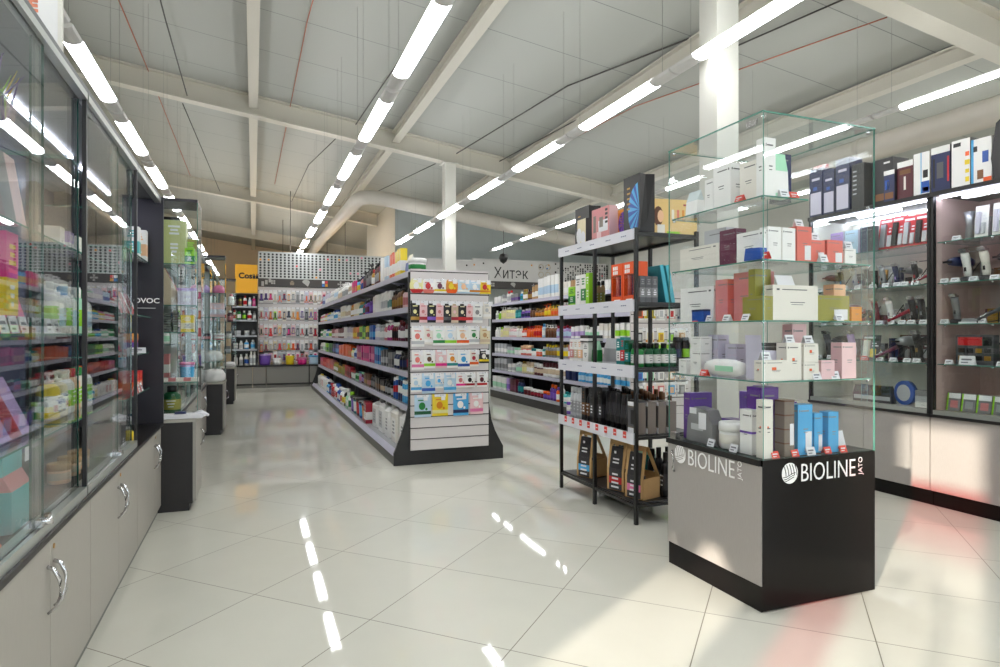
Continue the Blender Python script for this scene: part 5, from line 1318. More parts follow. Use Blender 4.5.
# ------------------------------------------------------------------ tall glazed tool cabinets at the right
QX, QZ0, QZ1 = 4.40, .64, 2.18
QB = [(3.075, 4.115), (2.03, 3.07), (.985, 2.025)]
PINKB = noise_mat('taupe_back_board', (206, 178, 170), (192, 166, 160), 3, .5)
PALEB = noise_mat('pale_back_board', (226, 224, 212), (216, 214, 202), 3, .5)
QS = [1.835, 1.55, 1.268, .99]
NMQ = ['farthest', 'second', 'third']
for bi, (y0, y1) in enumerate(QB):
    c, p = base_parts('tall glazed tool cabinet with glass shelves, %s of the row behind the lettered glass case' % NMQ[bi], 'cabinet', 'tool_cabinet', (4.65, (y0 + y1) / 2, 0), 'tall glazed tool cabinets')
    ym = (y0 + y1) / 2
    p('carcass', MB().box(QX + .02, y0, .105, 4.92, y1, QZ0 - .02), BLACKM)
    p('plinth', MB().box(QX + .035, y0, 0, 4.90, y1, .105), BG)
    for a, b_ in ((y0 + .002, ym - .002), (ym + .002, y1 - .002)):
        d = p('door', MB().box(QX, a, .108, QX + .018, b_, QZ0 - .022), DOORR)
        hx = .06 if a < ym - .01 else -.06
        yy = ym - .04 if a < ym - .01 else ym + .04
    p('lock', MB().box(QX - .002, ym - .03, QZ0 - .06, QX, ym - .02, QZ0 - .05), CHROME)
    p('counter_edge', MB().box(QX - .012, y0, QZ0 - .02, 4.92, y1, QZ0), BLACKM)
    p('glass_track', MB().box(QX - .004, y0 + .02, QZ0, QX + .03, y1 - .02, QZ0 + .03), ALU)
    p('shelf_bottom', MB().box(QX + .03, y0 + .02, QZ0, 4.88, y1 - .02, QZ0 + .025), mat('cream_shelf_board', (206, 198, 188), .4))
    sm = PALEB if bi == 0 else PINKB
    p('side_panel', MB().box(QX + .03, y0, QZ0, 4.92, y0 + .018, QZ1 - .03), sm); p('side_panel', MB().box(QX + .03, y1 - .018, QZ0, 4.92, y1, QZ1 - .03), sm)
    p('front_post', MB().box(QX, y0, QZ0, QX + .03, y0 + .02, QZ1 - .03), BLACKM); p('front_post', MB().box(QX, y1 - .02, QZ0, QX + .03, y1, QZ1 - .03), BLACKM)
    p('back_panel', MB().box(4.89, y0 + .018, QZ0, 4.92, y1 - .018, QZ1 - .03), PALEB if bi == 0 else PINKB)
    p('top_panel', MB().box(QX - .012, y0, QZ1 - .03, 4.92, y1, QZ1), BLACKM)
    p('led_strip', MB().box(QX + .05, y0 + .03, QZ1 - .042, QX + .07, y1 - .03, QZ1 - .0305), LEDM)
    if bi == 0: p('led_strip', MB().box(4.80, y0 + .03, QZ1 - .042, 4.82, y1 - .03, QZ1 - .0305), LEDM)
    for i, z in enumerate(QS):
        o = pane('glass_shelf', QX + .04, y0 + .02, z - .007, 4.87, y1 - .02, z - .001, c); o.location = (-4.65, -ym, 0)
        cl = MB()
        for k in range(4): cl.lathe([(.008, -.018), (.008, -.0075)], 8, 0, QX + .06, y0 + .06 + k * (y1 - y0 - .12) / 3, z=z)
        p('shelf_stud', cl, CHROME)
    # sliding glass doors, overlapping in the middle
    for k, (a, b_) in enumerate(((y0 + .02, ym + .02), (ym - .02, y1 - .02))):
        o = pane('sliding_glass', QX + .004 + .012 * k, a, QZ0 + .03, QX + .008 + .012 * k, b_, QZ1 - .032, c, GPALE); o.location = (-4.65, -ym, 0)

def bent(pts, rs, n=10, mi=0, B=None, flat=.7):
    B = B or MB(); b = len(B.v)
    B.tube(pts, .02, n, mi, rs)
    return B
def clipper(loc, rz, c1, c2, label, grp, lean=0.06, s=1.0, cord=False):
    """hair clipper standing in a small charging cradle"""
    e = empty('hair_clipper', loc, label, 'hair clipper', grp, rz)
    B = MB().tube([(0, .01 * s, .02 * s), (0, .008 * s, .06 * s), (0, .0, .1 * s), (0, -.012 * s, .14 * s), (0, -.022 * s, .165 * s)], .02, 10, 0, [.017 * s, .021 * s, .0195 * s, .0225 * s, .02 * s])
    ob('body', B, P(c1), e)
    h = MB().box(-.021 * s, -.042 * s, .165 * s, .021 * s, -.006 * s, .178 * s); h.box(-.018 * s, -.046 * s, .178 * s, .018 * s, -.02 * s, .186 * s)
    ob('blade', h, CHROME, e)
    ob('grip', MB().box(-.006 * s, -.016 * s, .06 * s, .006 * s, -.0, .1 * s), P(c2), e)
    ob('cradle', MB().lathe([(.038 * s, 0), (.038 * s, .012 * s), (.026 * s, .03 * s), (.022 * s, .03 * s)], 12, 0), P('charcoal'), e)
    if cord: ob('cord', MB().tube([(0, .02, .03), (.03, .05, .1), (.07, .05, .15), (.1, .03, .08), (.08, .02, .01)], .004, 5), P('black'), e)
    return e
def dryer(loc, rz, c1, c2, label, grp, s=1.0):
    e = empty('hair_dryer', loc, label, 'hair dryer', grp, rz)
    B = MB().tube([(-.09 * s, 0, .15 * s), (-.05 * s, 0, .155 * s), (0, 0, .155 * s), (.06 * s, 0, .15 * s), (.085 * s, 0, .148 * s)], .03, 12, 0, [.022 * s, .033 * s, .038 * s, .036 * s, .028 * s])
    ob('barrel', B, P(c1), e)
    ob('handle', MB().tube([(.02 * s, 0, .13 * s), (.035 * s, 0, .06 * s), (.04 * s, 0, .02 * s)], .016, 10, 0, [.018 * s, .015 * s, .017 * s]), P(c2), e)
    ob('nozzle', MB().box(-.12 * s, -.025 * s, .143 * s, -.088 * s, .025 * s, .157 * s), P('black'), e)
    ob('stand', MB().lathe([(.045 * s, 0), (.045 * s, .008 * s), (.012 * s, .022 * s), (.012 * s, .03 * s)], 12, 0, .04 * s), P('black'), e)
    return e
def iron(loc, rz, c1, c2, label, grp, s=1.0):
    """curling tool lying on its stand with looped cord"""
    e = empty('hair_iron', loc, label, 'hair iron', grp, rz)
    ob('barrel', MB().tube([(-.11 * s, -.01, .03 * s), (-.02 * s, 0, .075 * s), (.05 * s, 0, .11 * s)], .012, 8, 0, [.012 * s, .014 * s, .017 * s]), P(c1), e)
    ob('clamp', MB().tube([(-.10 * s, -.012, .045 * s), (-.01 * s, 0, .095 * s)], .007, 6), CHROME, e)
    ob('handle', MB().tube([(.05 * s, 0, .11 * s), (.12 * s, 0, .15 * s)], .016, 8, 0, [.018 * s, .013 * s]), P(c2), e)
    ob('cord', MB().tube([(.12 * s, 0, .15 * s), (.14 * s, .02, .17 * s), (.13 * s, .05, .09 * s), (.06 * s, .06, .02), (-.02 * s, .05, .006), (-.05, .02, .006)], .004, 5), P('black'), e)
    ob('stand', MB().tube([(-.12 * s, -.02, .004), (-.115 * s, -.01, .02 * s)], .004, 5).tube([(.02 * s, -.02, .004), (.03 * s, 0, .09 * s)], .004, 5), P('black'), e)
    return e
def blister(loc, rz, c1, c2, w, h, label, grp, tilt=8, c3='lightgrey'):
    e = empty('blister_pack', loc, label, 'blister pack', grp)
    e.rotation_euler = (Matrix.Rotation(rz, 3, 'Z') @ Matrix.Rotation(radians(-tilt), 3, 'X')).to_euler()
    ob('card', MB().box(-w / 2, -.002, .001, w / 2, 0, h, 0), P(c1), e)
    B = MB().box(-w * .32, -.022, h * .12, -w * .04, -.002, h * .8, 0); B.box(w * .06, -.018, h * .12, w * .3, -.002, h * .45, 1)
    ob('article', B, [P(c2), P(c3)], e)
    B = MB(); B.box(-w * .4, -.0026, h * .86, w * .2, -.002, h * .93, 0); B.box(w * .05, -.0026, h * .55, w * .4, -.002, h * .6, 0); B.box(w * .05, -.0026, h * .65, w * .3, -.002, h * .69, 0)
    ob('card_print', B, PAPER, e)
    return e
QF = QX + .07; rzL = -pi / 2
def qtag(y, z, label): price_tag(QX + .058, y, z, rzL, False, label, 'white tags in the tool cabinets', .055, .03)
CB = ['far tool cabinet', 'middle tool cabinet']
# far cabinet, top glass shelf
z = QS[0]
for i, y in enumerate((3.60, 3.66)): cbox(.06, .05, .2, QF + .04, y, z, 'navy' if i else 'charcoal', 'darkgrey', 'dark narrow carton, %s at the far end, top shelf of the far tool cabinet' % ORD[i], rz=rzL)
for i in range(4): blister((QF + .05 + .01 * i, 3.22 + .1 * i, z), rzL, 'red', 'black' if i in (0, 2) else 'silver', .13 if i < 3 else .15, .24 + .02 * (i > 1), 'red blister pack, %s from the middle post, top shelf of the far tool cabinet' % ORD[i], 'red blister packs')
cbox(.2, .06, .13, QF + .22, 3.78, z, 'white', 'lightgrey', 'white carton at the back, top shelf of the far tool cabinet', rz=rzL)
for i in range(2): cbox(.12, .06, .2, QF + .08, 3.8 + .14 * i, z, ('paleblue', 'lilac')[i], 'palelilac', '%s carton seen through the case, top shelf of the far tool cabinet' % ('pale blue', 'lilac')[i], rz=rzL)
# second glass shelf
z = QS[1]
k_ = [(3.19, 'iron', 'crimson', 'plum'), (3.27, 'clip', 'black', 'red'), (3.33, 'dry', 'grey', 'black'), (3.42, 'clip', 'navy', 'lilac'), (3.53, 'clip', 'silver', 'black'), (3.66, 'clip', 'black', 'silver'), (3.78, 'clip', 'silver', 'navy'), (3.9, 'clip', 'black', 'skyblue'), (4.02, 'dry', 'charcoal', 'silver')]
def tools(ks, z, shelf, x=QF + .06, s=.95):
    for i, (y, k, a, b_) in enumerate(ks):
        f = {'iron': iron, 'clip': clipper, 'dry': dryer}[k]; nm = {'iron': 'hair iron', 'clip': 'hair clipper', 'dry': 'hair dryer'}[k]
        kw = {} if k != 'clip' else dict(cord=(i % 3 == 1))
        f((x + (.05 if k == 'dry' else .0), y, z), rzL + (1.25 if k == 'dry' else 1.0 if k == 'iron' else 0), a, b_, '%s and %s %s, %s on the %s' % (cn(a), cn(b_), nm, ORD[i], shelf), 'hair tools in the tool cabinets', s=s if k == 'clip' else s * .8, **kw)
        qtag(y + .03, z, 'white price tag, %s on the %s' % (ORD[i], shelf))
tools(k_, z, "far tool cabinet's second shelf")
cbox(.28, .03, .23, QF + .30, 3.32, z, 'offwhite', 'offwhite', "off-white boxed set at the back of the far cabinet's second shelf", rz=rzL, lab=False)
e = blister((QF + .2, 3.6, z), rzL, 'lightgrey', 'gold', .16, .19, "grey card with a gold loop tool behind the far cabinet's second shelf", None)
z = QS[2]
tools([(3.13, 'clip', 'salmon', 'black'), (3.22, 'clip', 'black', 'silver'), (3.29, 'clip', 'black', 'grey'), (3.38, 'iron', 'crimson', 'red'), (3.47, 'clip', 'white', 'silver'), (3.59, 'clip', 'darkred', 'black'), (3.69, 'iron', 'black', 'black'), (3.84, 'dry', 'plum', 'black'), (3.98, 'dry', 'grey', 'purple')], z, "far tool cabinet's third shelf", s=1.1)
for i in range(7): put('jar', 'amber' if i % 2 else 'peach', 'orange', 'yellow', .045, .04, (QF + .3, 3.18 + i * .06, z + .001), rzL, "small amber pot, %s in the back row of the far cabinet's third shelf" % ORD[i], 'small amber pots', 1)
z = QS[3]
tools([(3.18, 'dry', 'black', 'grey'), (3.25, 'clip', 'black', 'gold'), (3.36, 'dry', 'silver', 'black'), (3.47, 'iron', 'plum', 'black'), (3.80, 'clip', 'lilac', 'navy'), (3.92, 'dry', 'black', 'purple'), (4.03, 'clip', 'darkgrey', 'black')], z, "far tool cabinet's fourth shelf", s=1.25)
blister((QF + .03, 3.62, z), rzL, 'charcoal', 'offwhite', .16, .2, "black card pack with off-white tool and red tag, far cabinet's fourth shelf", None, c3='yellow')
price_tag(QX + .055, 3.63, z, rzL, True, 'red price tag before the black card pack in the far tool cabinet', None, .06, .035)
for i in range(3): blister((QF + .26, 3.5 - .14 * i, z), rzL, 'maroon', 'black', .12, .2, "maroon card pack, %s at the back of the far cabinet's fourth shelf" % ORD[i], 'maroon card packs')
z = QZ0 + .026
for i, y in enumerate((3.72, 3.64, 3.56, 3.49)):
    B = MB().prism([(-.05, 0), (.05, 0), (.05, .05), (.02, .13), (-.03, .13), (-.05, .06)], -.03, .03, 'y', 0); B.box(-.04, -.0315, .02, .04, -.03, .05, 1)
    tag(ob('zip_pouch', B, [P('charcoal'), P('lightgrey')], None, (QF + .06, y, z), rzL), 'dark clear-fronted pouch, %s on the floor of the far tool cabinet' % ORD[i], 'pouch', 'dark pouches')
B = MB()
B.v = []; B.tube([(-.02, 0, .1), (.02, 0, .1)], .09, 18, 0); B.tube([(-.022, 0, .1), (.022, 0, .1)], .062, 16, 1)
tag(ob('cable_reel', B, [P('blue'), P('lightgrey')], None, (QF + .08, 3.36, z - .009), rzL + 1.4), 'round blue-rimmed silver drum case on the floor of the far tool cabinet', 'drum case')
for i in range(3): cbox(.11, .1, .04, QF + .07, 3.19, z + .041 * i, ('white', 'lightgrey', 'grey')[i], 'lightgrey', '%s flat carton, %s of the low stack by the middle post' % (cn(('white', 'lightgrey', 'grey')[i]), ('lowest', 'middle', 'top')[i]), rz=rzL)
for i in range(8): put('box', 'paleblue' if i % 2 else 'turquoise', 'white', 'white', .07, .045 + .015 * (i % 3), (QF + .3, 3.2 + .085 * i, z + .001), rzL, '%s small carton, %s in the back row on the far cabinet floor' % ('pale blue' if i % 2 else 'turquoise', ORD[i]), 'small pale cartons', 1)
# middle cabinet
z = QS[0]
B = MB().tube([(0, 0, .0), (0, 0, .12), (0, 0, .2)], .02, 12, 0, [.028, .022, .034]); 
tag(ob('hair_brush', B, P('silver'), None, (QF + .12, 2.93, z)), 'silver fluted brush handle standing on the middle tool cabinet top shelf', 'brush')
cbox(.12, .03, .17, QF + .26, 2.93, z, 'grey', 'grey', 'grey board behind the fluted brush, middle tool cabinet top shelf', rz=rzL, lab=False)
cbox(.24, .05, .15, QF + .30, 2.72, z, 'brown', 'bronze', 'brown wooden box at the back, middle tool cabinet top shelf', rz=rzL, lab=False)
for i, y in enumerate((2.80, 2.69, 2.58, 2.47)): blister((QF + .03, y, z), rzL, 'white', 'palelilac', .085, .215, 'white blister pack with pale scissors, %s from the post on the middle cabinet top shelf' % ORD[i], 'white scissor packs', 5)
qtag(2.93, z, 'white price tag before the fluted brush in the middle tool cabinet')
z = QS[1]
tools([(2.98, 'dry', 'navy', 'plum'), (2.91, 'clip', 'white', 'charcoal'), (2.79, 'clip', 'offwhite', 'black'), (2.66, 'dry', 'charcoal', 'lightgrey'), (2.52, 'clip', 'white', 'silver'), (2.38, 'clip', 'black', 'silver')], z, "middle tool cabinet's second shelf", s=1.2)
cbox(.12, .03, .26, QF + .26, 3.0, z, 'taupe', 'grey', "taupe board behind the middle cabinet's second shelf", rz=rzL, lab=False)
cbox(.3, .05, .1, QF + .3, 2.72, z, 'bronze', 'brown', "bronze carton at the back of the middle cabinet's second shelf", rz=rzL, lab=False)
z = QS[2]
B = MB().box(-.07, -.03, 0, .07, .03, .012, 0); B.prism([(-.06, .012), (.06, .012), (.02, .035), (-.05, .035)], -.02, .02, 'y', 1)
tag(ob('tool_set', B, [PAPER, P('silver')], None, (QF + .05, 2.87, z), rzL), "white tool set lying on the middle cabinet's third shelf", 'tool set')
tools([(2.98, 'clip', 'grey', 'black'), (2.74, 'iron', 'darkgrey', 'black'), (2.60, 'iron', 'lightgrey', 'black'), (2.44, 'iron', 'black', 'silver')], z, "middle tool cabinet's third shelf", s=1.1)
for i in range(3): cbox(.14, .05, .1, QF + .2, 2.78 - .16 * i, z, 'gold', 'amber', "gold carton, %s behind the irons on the middle cabinet's third shelf" % ORD[i], rz=rzL, lab=False)
z = QS[3]
b = MB().box(-.12, -.03, 0, .12, .03, .2, 0); b.box(-.105, -.0315, .13, .05, -.03, .185, 1); b.box(.055, -.0315, .13, .11, -.03, .185, 2)
for k in range(8): b.box(-.1 + .055 * (k % 4), -.034, .03 + .05 * (k // 4), -.06 + .055 * (k % 4), -.03, .06 + .05 * (k // 4), 2 if k % 3 else 3)
tag(ob('tool_kit', b, [P('darkgrey'), P('red'), P('black'), P('gold')], None, (QF + .07, 2.85, z), rzL), "grey boxed clipper kit with red header on the middle cabinet's fourth shelf", 'box')
tools([(2.62, 'dry', 'silver', 'black'), (2.46, 'clip', 'black', 'charcoal')], z, "middle tool cabinet's fourth shelf", s=1.2)
for i, y in enumerate((2.98, 2.86)): price_tag(QX + .058, y, z, rzL, False, "white price card, %s on the middle cabinet's fourth shelf" % ORD[i], None, .05 + .05 * i, .03 + .03 * i)
z = QZ0 + .026
for i in range(7):
    b = MB().box(-.045, -.02, 0, .045, .02, .125, 0); b.box(-.045, -.0212, .085, .045, -.02, .12, 1); b.box(-.045, -.0213, 0, -.035, -.02, .12, 2); b.box(-.02, -.0212, .02, .03, -.02, .07, 3)
    o = ob('blister_carton', b, [P('grey'), PAPER, P('lime'), P('silver' if i % 2 else 'rose')], None, (QF + .05, 2.985 - .098 * i, z), rzL); o.rotation_euler = (Matrix.Rotation(rzL, 3, 'Z') @ Matrix.Rotation(radians(-10), 3, 'X')).to_euler()
    tag(o, 'grey-white pack with lime edge, %s from the post on the middle cabinet floor' % ORD[i], 'box', 'lime-edged packs')
cbox(.16, .05, .15, QF + .25, 2.7, z, 'charcoal', 'grey', 'charcoal box behind the lime-edged packs', rz=rzL, lab=False)
# back rows of small boxed articles behind the tools
rb = random.Random(21)
for (y0, y1), nm in (((3.14, 4.06), 'far'), ((2.12, 3.0), 'middle')):
    for zi in (1, 2, 3):
        for k in range(8):
            c_ = rb.choice(['charcoal', 'black', 'darkgrey', 'plum', 'maroon', 'grey', 'navy', 'white', 'brown', 'red', 'taupe'])
            y = y0 + (y1 - y0) * (k + .5) / 8; h = .08 + .1 * rb.random()
            cbox(.08, .035, h, QF + (.39 if zi < 3 else .36), y, QS[zi], c_, rb.choice(['grey', 'black', c_]), "%s boxed article, %s in the rearmost row of the %s cabinet's %s shelf" % (cn(c_), ORD[k], nm, ORD[zi]), rz=rzL, lab=rb.random() < .5, name='boxed_article', grp='boxed articles behind the tools', dot=rb.choice(['red', 'yellow', 'orange', None]))
# boxes on top of the tool cabinets
def tbox(y, w, h, c, side, label, deco=None, x=QX + .09, d=.12, shape='box'):
    h = h * (.87 if y < 3.4 else .97)
    e = empty('tool_box', (x, y, QZ1 + .0005), label, 'box', 'boxes on top of the tool cabinets', rzL)
    ob('carton_body', MB().box(-w / 2, -d / 2, 0, w / 2, d / 2, h, 1, 0), [P(c), P(side)], e)
    if deco:
        b = MB()
        for (a0, a1, z0, z1, mi) in deco[1]: b.box(w * (a0 - .5), -d / 2 - .001, h * z0, w * (a1 - .5), -d / 2 - .0002, h * z1, mi)
        for (a0, a1, z0, z1, mi) in (deco[2] if len(deco) > 2 else []): b.box(-w / 2 - .001, d * (a0 - .5), h * z0, -w / 2 - .0002, d * (a1 - .5), h * z1, mi)
        ob('printed_front', b, [P(q) if isinstance(q, str) else q for q in deco[0]], e)
    return e
txt2 = [(.1, .4, .82 - .1 * k, .85 - .1 * k, 0) for k in range(6)]
txt = [(.1, .5, .80 - .085 * k, .83 - .085 * k, 0) for k in range(8)]
tbox(3.49, .17, .36, 'black', 'black', 'large black carton with small white print, left end on the tool cabinets', (['white', 'bronze'], [(.55, .85, .88, .92, 0), (.15, .95, .1, .25, 1)], txt), d=.17, x=QX + .16)
tbox(3.395, .085, .27, 'navy', 'charcoal', 'dark carton with white top and blue and yellow print, on the tool cabinets', (['white', 'blue', 'yellow', 'bronze'], [(0, 1, .86, 1, 0), (.1, .5, .4, .7, 1), (.35, .45, .4, .65, 2), (.1, .9, .1, .3, 3)]), x=QX + .06, d=.08)
tbox(3.285, .12, .32, 'maroon', 'brown', 'maroon carton with white cap and pale clipper print, on the tool cabinets', (['white', 'offwhite', 'bronze'], [(0, 1, .85, 1, 0), (.42, .55, .25, .6, 1), (.15, .85, .66, .78, 2)]), d=.1)
tbox(3.155, .115, .35, 'white', 'offwhite', 'white carton with blue side and orange badge, on the tool cabinets', (['blue', 'orange', 'black', 'skyblue'], [(.5, 1, .05, .32, 0), (.6, .95, .08, .18, 1), (.6, .9, .4, .58, 2), (.45, .5, 0, 1, 3)], [(.2, .5, .6, .7, 2), (.55, .8, .3, .4, 2), (.2, .4, .1, .25, 3)]))
tbox(3.02, .13, .36, 'navy', 'charcoal', 'dark navy carton with white lid and red edge, on the tool cabinets', (['white', 'red', 'darkgrey', 'black'], [(0, 1, .85, 1, 0), (.85, .95, .2, .75, 1), (.3, .65, .3, .65, 2), (.1, .2, .1, .75, 3)]))
tbox(2.885, .12, .37, 'white', 'black', 'black and white carton with yellow squares, on the tool cabinets', (['yellow', 'orange', 'black', 'grey'], [(.75, .95, .1 + 0, .2, 0), (.75, .95, .28, .36, 0), (.72, .98, .45, .55, 0), (.75, .95, .63, .72, 1), (.1, .5, .86, .94, 2)], [(.2, .8, .75 - .13 * k, .82 - .13 * k, 3) for k in range(5)]))
tbox(2.755, .125, .34, 'white', 'white', 'white carton with blue trimmer and orange print, on the tool cabinets', (['blue', 'orange', 'bronze', 'skyblue', 'black'], [(.55, .85, .45, .7, 0), (.6, 1, .02, .12, 1), (.3, .6, .1, .3, 2), (0, .12, 0, 1, 3), (.1, .3, .72, .84, 4)]))
b = MB().prism([(-.1, 0), (.1, 0), (.12, .12), (.09, .36), (.0, .43), (-.09, .36), (-.12, .14)], -.06, .06, 'y', 0); b.box(-.05, -.062, .1, .05, -.06, .2, 1)
tag(ob('tool_bag', b, [P('black'), PAPER], None, (QX + .07, 2.565, QZ1), rzL), 'black rounded tool bag with white patch at the right end of the cabinet tops', 'bag')
for i in range(3): tbox(2.34 - .2 * i, .17, .3 - .03 * i, ('navy', 'white', 'charcoal')[i], ('charcoal', 'lightgrey', 'black')[i], '%s carton right of the black tool bag, %s one' % (('navy', 'white', 'charcoal')[i], ORD[i]))
for i, (y, w, h) in enumerate(((3.80, .13, .44), (4.06, .13, .42), (3.93, .11, .38))):
    tbox(y, w, h, 'navy', 'navy' if i < 2 else 'charcoal', 'navy blue carton on the far tool cabinet, %s' % ('right one behind the glass case', 'left one behind the glass case', 'middle one behind the glass case')[i], (['palelilac', 'blue'], [(.08, .92, .05, .5, 0), (.2, .8, .75, .8, 0), (.3, .6, .55, .62, 1)]), d=.14)
tbox(3.655, .11, .36, 'black', 'charcoal', 'black carton between the navy cartons and the large black one', (['lightgrey'], txt2), d=.15)
tbox(4.00, .14, .34, 'lilac', 'palelilac', 'pale lilac carton behind the navy ones on the far tool cabinet', None, x=QX + .3)
cbox(.12, .04, .03, QX + .08, 4.06, QZ1 + .4085, 'salmon', 'red', 'small red tag lying on the left navy carton', rz=rzL, lab=False)

# ------------------------------------------------------------------ long counter with glazed cabinets at the left
WX = -.575; WZ = .605; WT = 2.105; WB = -1.08
def handle_pair(ym, x, parts, z=.43, h=.125):
    for s in (-1, 1):
        y = ym + s * .032
        q = MB().tube([(x, y, z + h / 2 + .01), (x + .018, y + s * .002, z + h / 2), (x + .032, y, z + .03), (x + .034, y, z - .02), (x + .022, y, z - h / 2 + .01), (x + .002, y, z - h / 2 - .006)], .0055, 8, 0, [.006, .0065, .006, .005, .0045, .004])
        parts(s, q)
def low_cabinet(y0, y1, x, label, zt=.585, seam=None, dep=.5):
    ym = seam or (y0 + y1) / 2
    c, p = base_parts(label, 'cabinet', 'base_cabinet', (x - .2, (y0 + y1) / 2, 0), 'base cabinets of the left counter')
    p('carcass', MB().box(x - dep, y0 + .001, .05, x - .018, y1 - .001, zt), WENGE)
    p('plinth', MB().box(x - dep + .02, y0 + .001, 0, x - .02, y1 - .001, .05), mat('grey_plinth', (92, 94, 88), .4))
    d1 = p('door', MB().box(x - .018, y0 + .002, .055, x, ym - .0015, zt - .003), DOORM)
    d2 = p('door', MB().box(x - .018, ym + .0015, .055, x, y1 - .002, zt - .003), DOORM)
    handle_pair(ym, x, lambda s, q: ob('handle', q, CHROME, d1 if s < 0 else d2))
    ob('key_lock', MB().tube([(x - .001, ym + .035, zt - .04), (x + .003, ym + .035, zt - .04)], .008, 10), mat('brass', (190, 150, 90), .3, .9), d2)
    return c
low_cabinet(1.78, 2.815, WX, 'grey-beige two-door base cabinet, nearest in the left counter', seam=2.30)
low_cabinet(2.815, 3.87, WX, 'grey-beige two-door base cabinet, middle one in the left counter', seam=3.36)
low_cabinet(3.87, 4.79, WX, 'grey-beige two-door base cabinet, beside the dark pedestal in the left counter', seam=4.50)
tag(ob('counter_top', MB().box(WB, 1.77, .587, WX + .014, 4.79, WZ), BLACKM), 'thin black counter top running under the left glazed cabinets', 'counter top')

VIO = noise_mat('matte_violet_black_panel', (36, 32, 42), (29, 26, 34), 4, .38)
GLOWIN = noise_mat('glow_tinted_back_panel', (112, 116, 146), (96, 100, 130), 2, .2)  # violet-blue glow of the light tubes is put into the panel colour
def wall_case(y0, y1, ym, label, back, glass=True, shelves=(1.85, 1.52, 1.20, .87)):
    c, p = base_parts(label, 'display cabinet', 'display_cabinet', (-.83, (y0 + y1) / 2, WZ), 'glazed upper cabinets at the left')
    p('back_panel', MB().box(WB, y0, WZ, WB + .015, y1, WT - .02), back)
    p('top_panel', MB().box(WB, y0, WT - .02, WX + .004, y1, WT), mat('top_board', (96, 98, 100), .4))
    p('front_post', MB().box(WX - .012, y1 - .016, WZ, WX + .002, y1, WT - .02), BLACKM)
    p('header_track', MB().box(WX - .03, y0, WT - .045, WX + .006, y1 - .014, WT - .02), ALU)
    if glass: p('bottom_track', MB().box(WX - .045, y0, WZ, WX + .004, y1 - .014, WZ + .032), ALU)
    p('light_tube', MB().box(-.86, y0 + .1, WT - .032, -.84, y1 - .1, WT - .0205), LEDM)
    for z in shelves:
        o = pane('glass_shelf', WB + .02, y0 + .014, z - .007, WX - .055, y1 - .016, z - .001, c); o.location = (.83, -(y0 + y1) / 2, -WZ)
    if glass:
        for k, (a, b_) in enumerate(((y0, ym + .03), (ym - .03, y1 - .015))):
            o = pane('sliding_glass', WX - .014 - .014 * k, a, WZ + .032, WX - .0075 - .014 * k, b_, WT - .045, c, GDARK); o.location = (.83, -(y0 + y1) / 2, -WZ)
        if y0 < 2:
            l = MB().tube([(WX - .002, ym - .03, WZ + .05), (WX + .03, ym - .03, WZ + .052)], .011, 10); l.box(WX - .006, ym - .06, WZ + .038, WX + .012, ym + .03, WZ + .06)
            p('glass_lock', l, CHROME)
        else: p('glass_lock', MB().box(WX - .006, ym - .03, WZ + .038, WX + .014, ym + .03, WZ + .056), CHROME)
    return c
wall_case(1.78, 2.755, 2.235, 'nearest glazed display cabinet on the left counter, full of hair dye packs', GLOWIN)
wall_case(2.76, 3.845, 3.36, 'second glazed display cabinet on the left counter, with pump bottles', GLOWIN)
c = wall_case(3.85, 4.775, 4.3, 'open black display niche with glass shelves at the end of the left counter', VIO, False, (1.66, 1.31, 1.08, .85))
ob('side_board', MB().box(WB + .017, 4.74 - 4.3125, .001, WX + .02, 4.763 - 4.3125, WT - .022 - WZ), VIO, c, (.83, 0, 0))
text_part('lettering', 'OVOC', .046, c, (-.729 + .83 , 4.738 - 4.3125, 1.40 - WZ), '-y', WHITEINK, squash=1.12, bold=.001)
ob('lettering_rule', MB().box(-.80 + .83, 4.7385 - 4.3125, 1.365 - WZ, -.60 + .83, 4.74 - 4.3125, 1.368 - WZ), WHITEINK, c)
# goods in the nearest glazed cabinet (front faces the aisle: +x)
R_ = pi / 2
def lput(kind, c_, cap, lab, w, h, x, y, z, label, grp=None, det=2, rz=R_): return put(kind, c_, cap, lab, w, h, (x, y, z), rz, label, grp, det)
z = 1.85
for i in range(5):
    B = MB(); rr = random.Random(i)
    for k in range(7): B.tube([(0, 0, 0), (rr.uniform(-.02, .02), rr.uniform(-.02, .02), .1), (rr.uniform(-.05, .05), rr.uniform(-.05, .05), .17 + rr.uniform(0, .04))], .004, 5, k % 3, [.003, .004, .001])
    tag(ob('feather_brush', B, [P('purple'), P('yellow'), P('lilac') if i % 2 else P('lime')], None, (-.74, 1.95 + .13 * i, z)), 'bunch of purple and yellow plastic combs, %s on the top glass shelf' % ORD[i], 'comb bunch', 'comb bunches')
z = 1.52
for i, (y, c_, a) in enumerate(((1.98, 'purple', 'lilac'), (2.13, 'purple', 'violet'), (2.26, 'charcoal', 'grey'), (2.36, 'maroon', 'crimson'), (2.46, 'darkgrey', 'silver'), (2.56, 'palepink', 'rose'))):
    leaning('flat_pack', .1, .012, .27, (-.72, y, z + .001), R_, radians(-9), [P(a), P(c_)], '%s flat packet leaning, %s on the second glass shelf of the nearest cabinet' % (cn(c_), ORD[i]), 'packet', 'leaning packets')
for i, y in enumerate((2.98, 3.12, 3.25)): lput('box', 'lilac' if i == 1 else 'offwhite', 'white', 'white', .07, .1, -.74, y, z, '%s small carton, %s on the second shelf of the second cabinet' % ('lilac' if i == 1 else 'off-white', ORD[i]), 'small cartons in the second cabinet')
z = 1.20
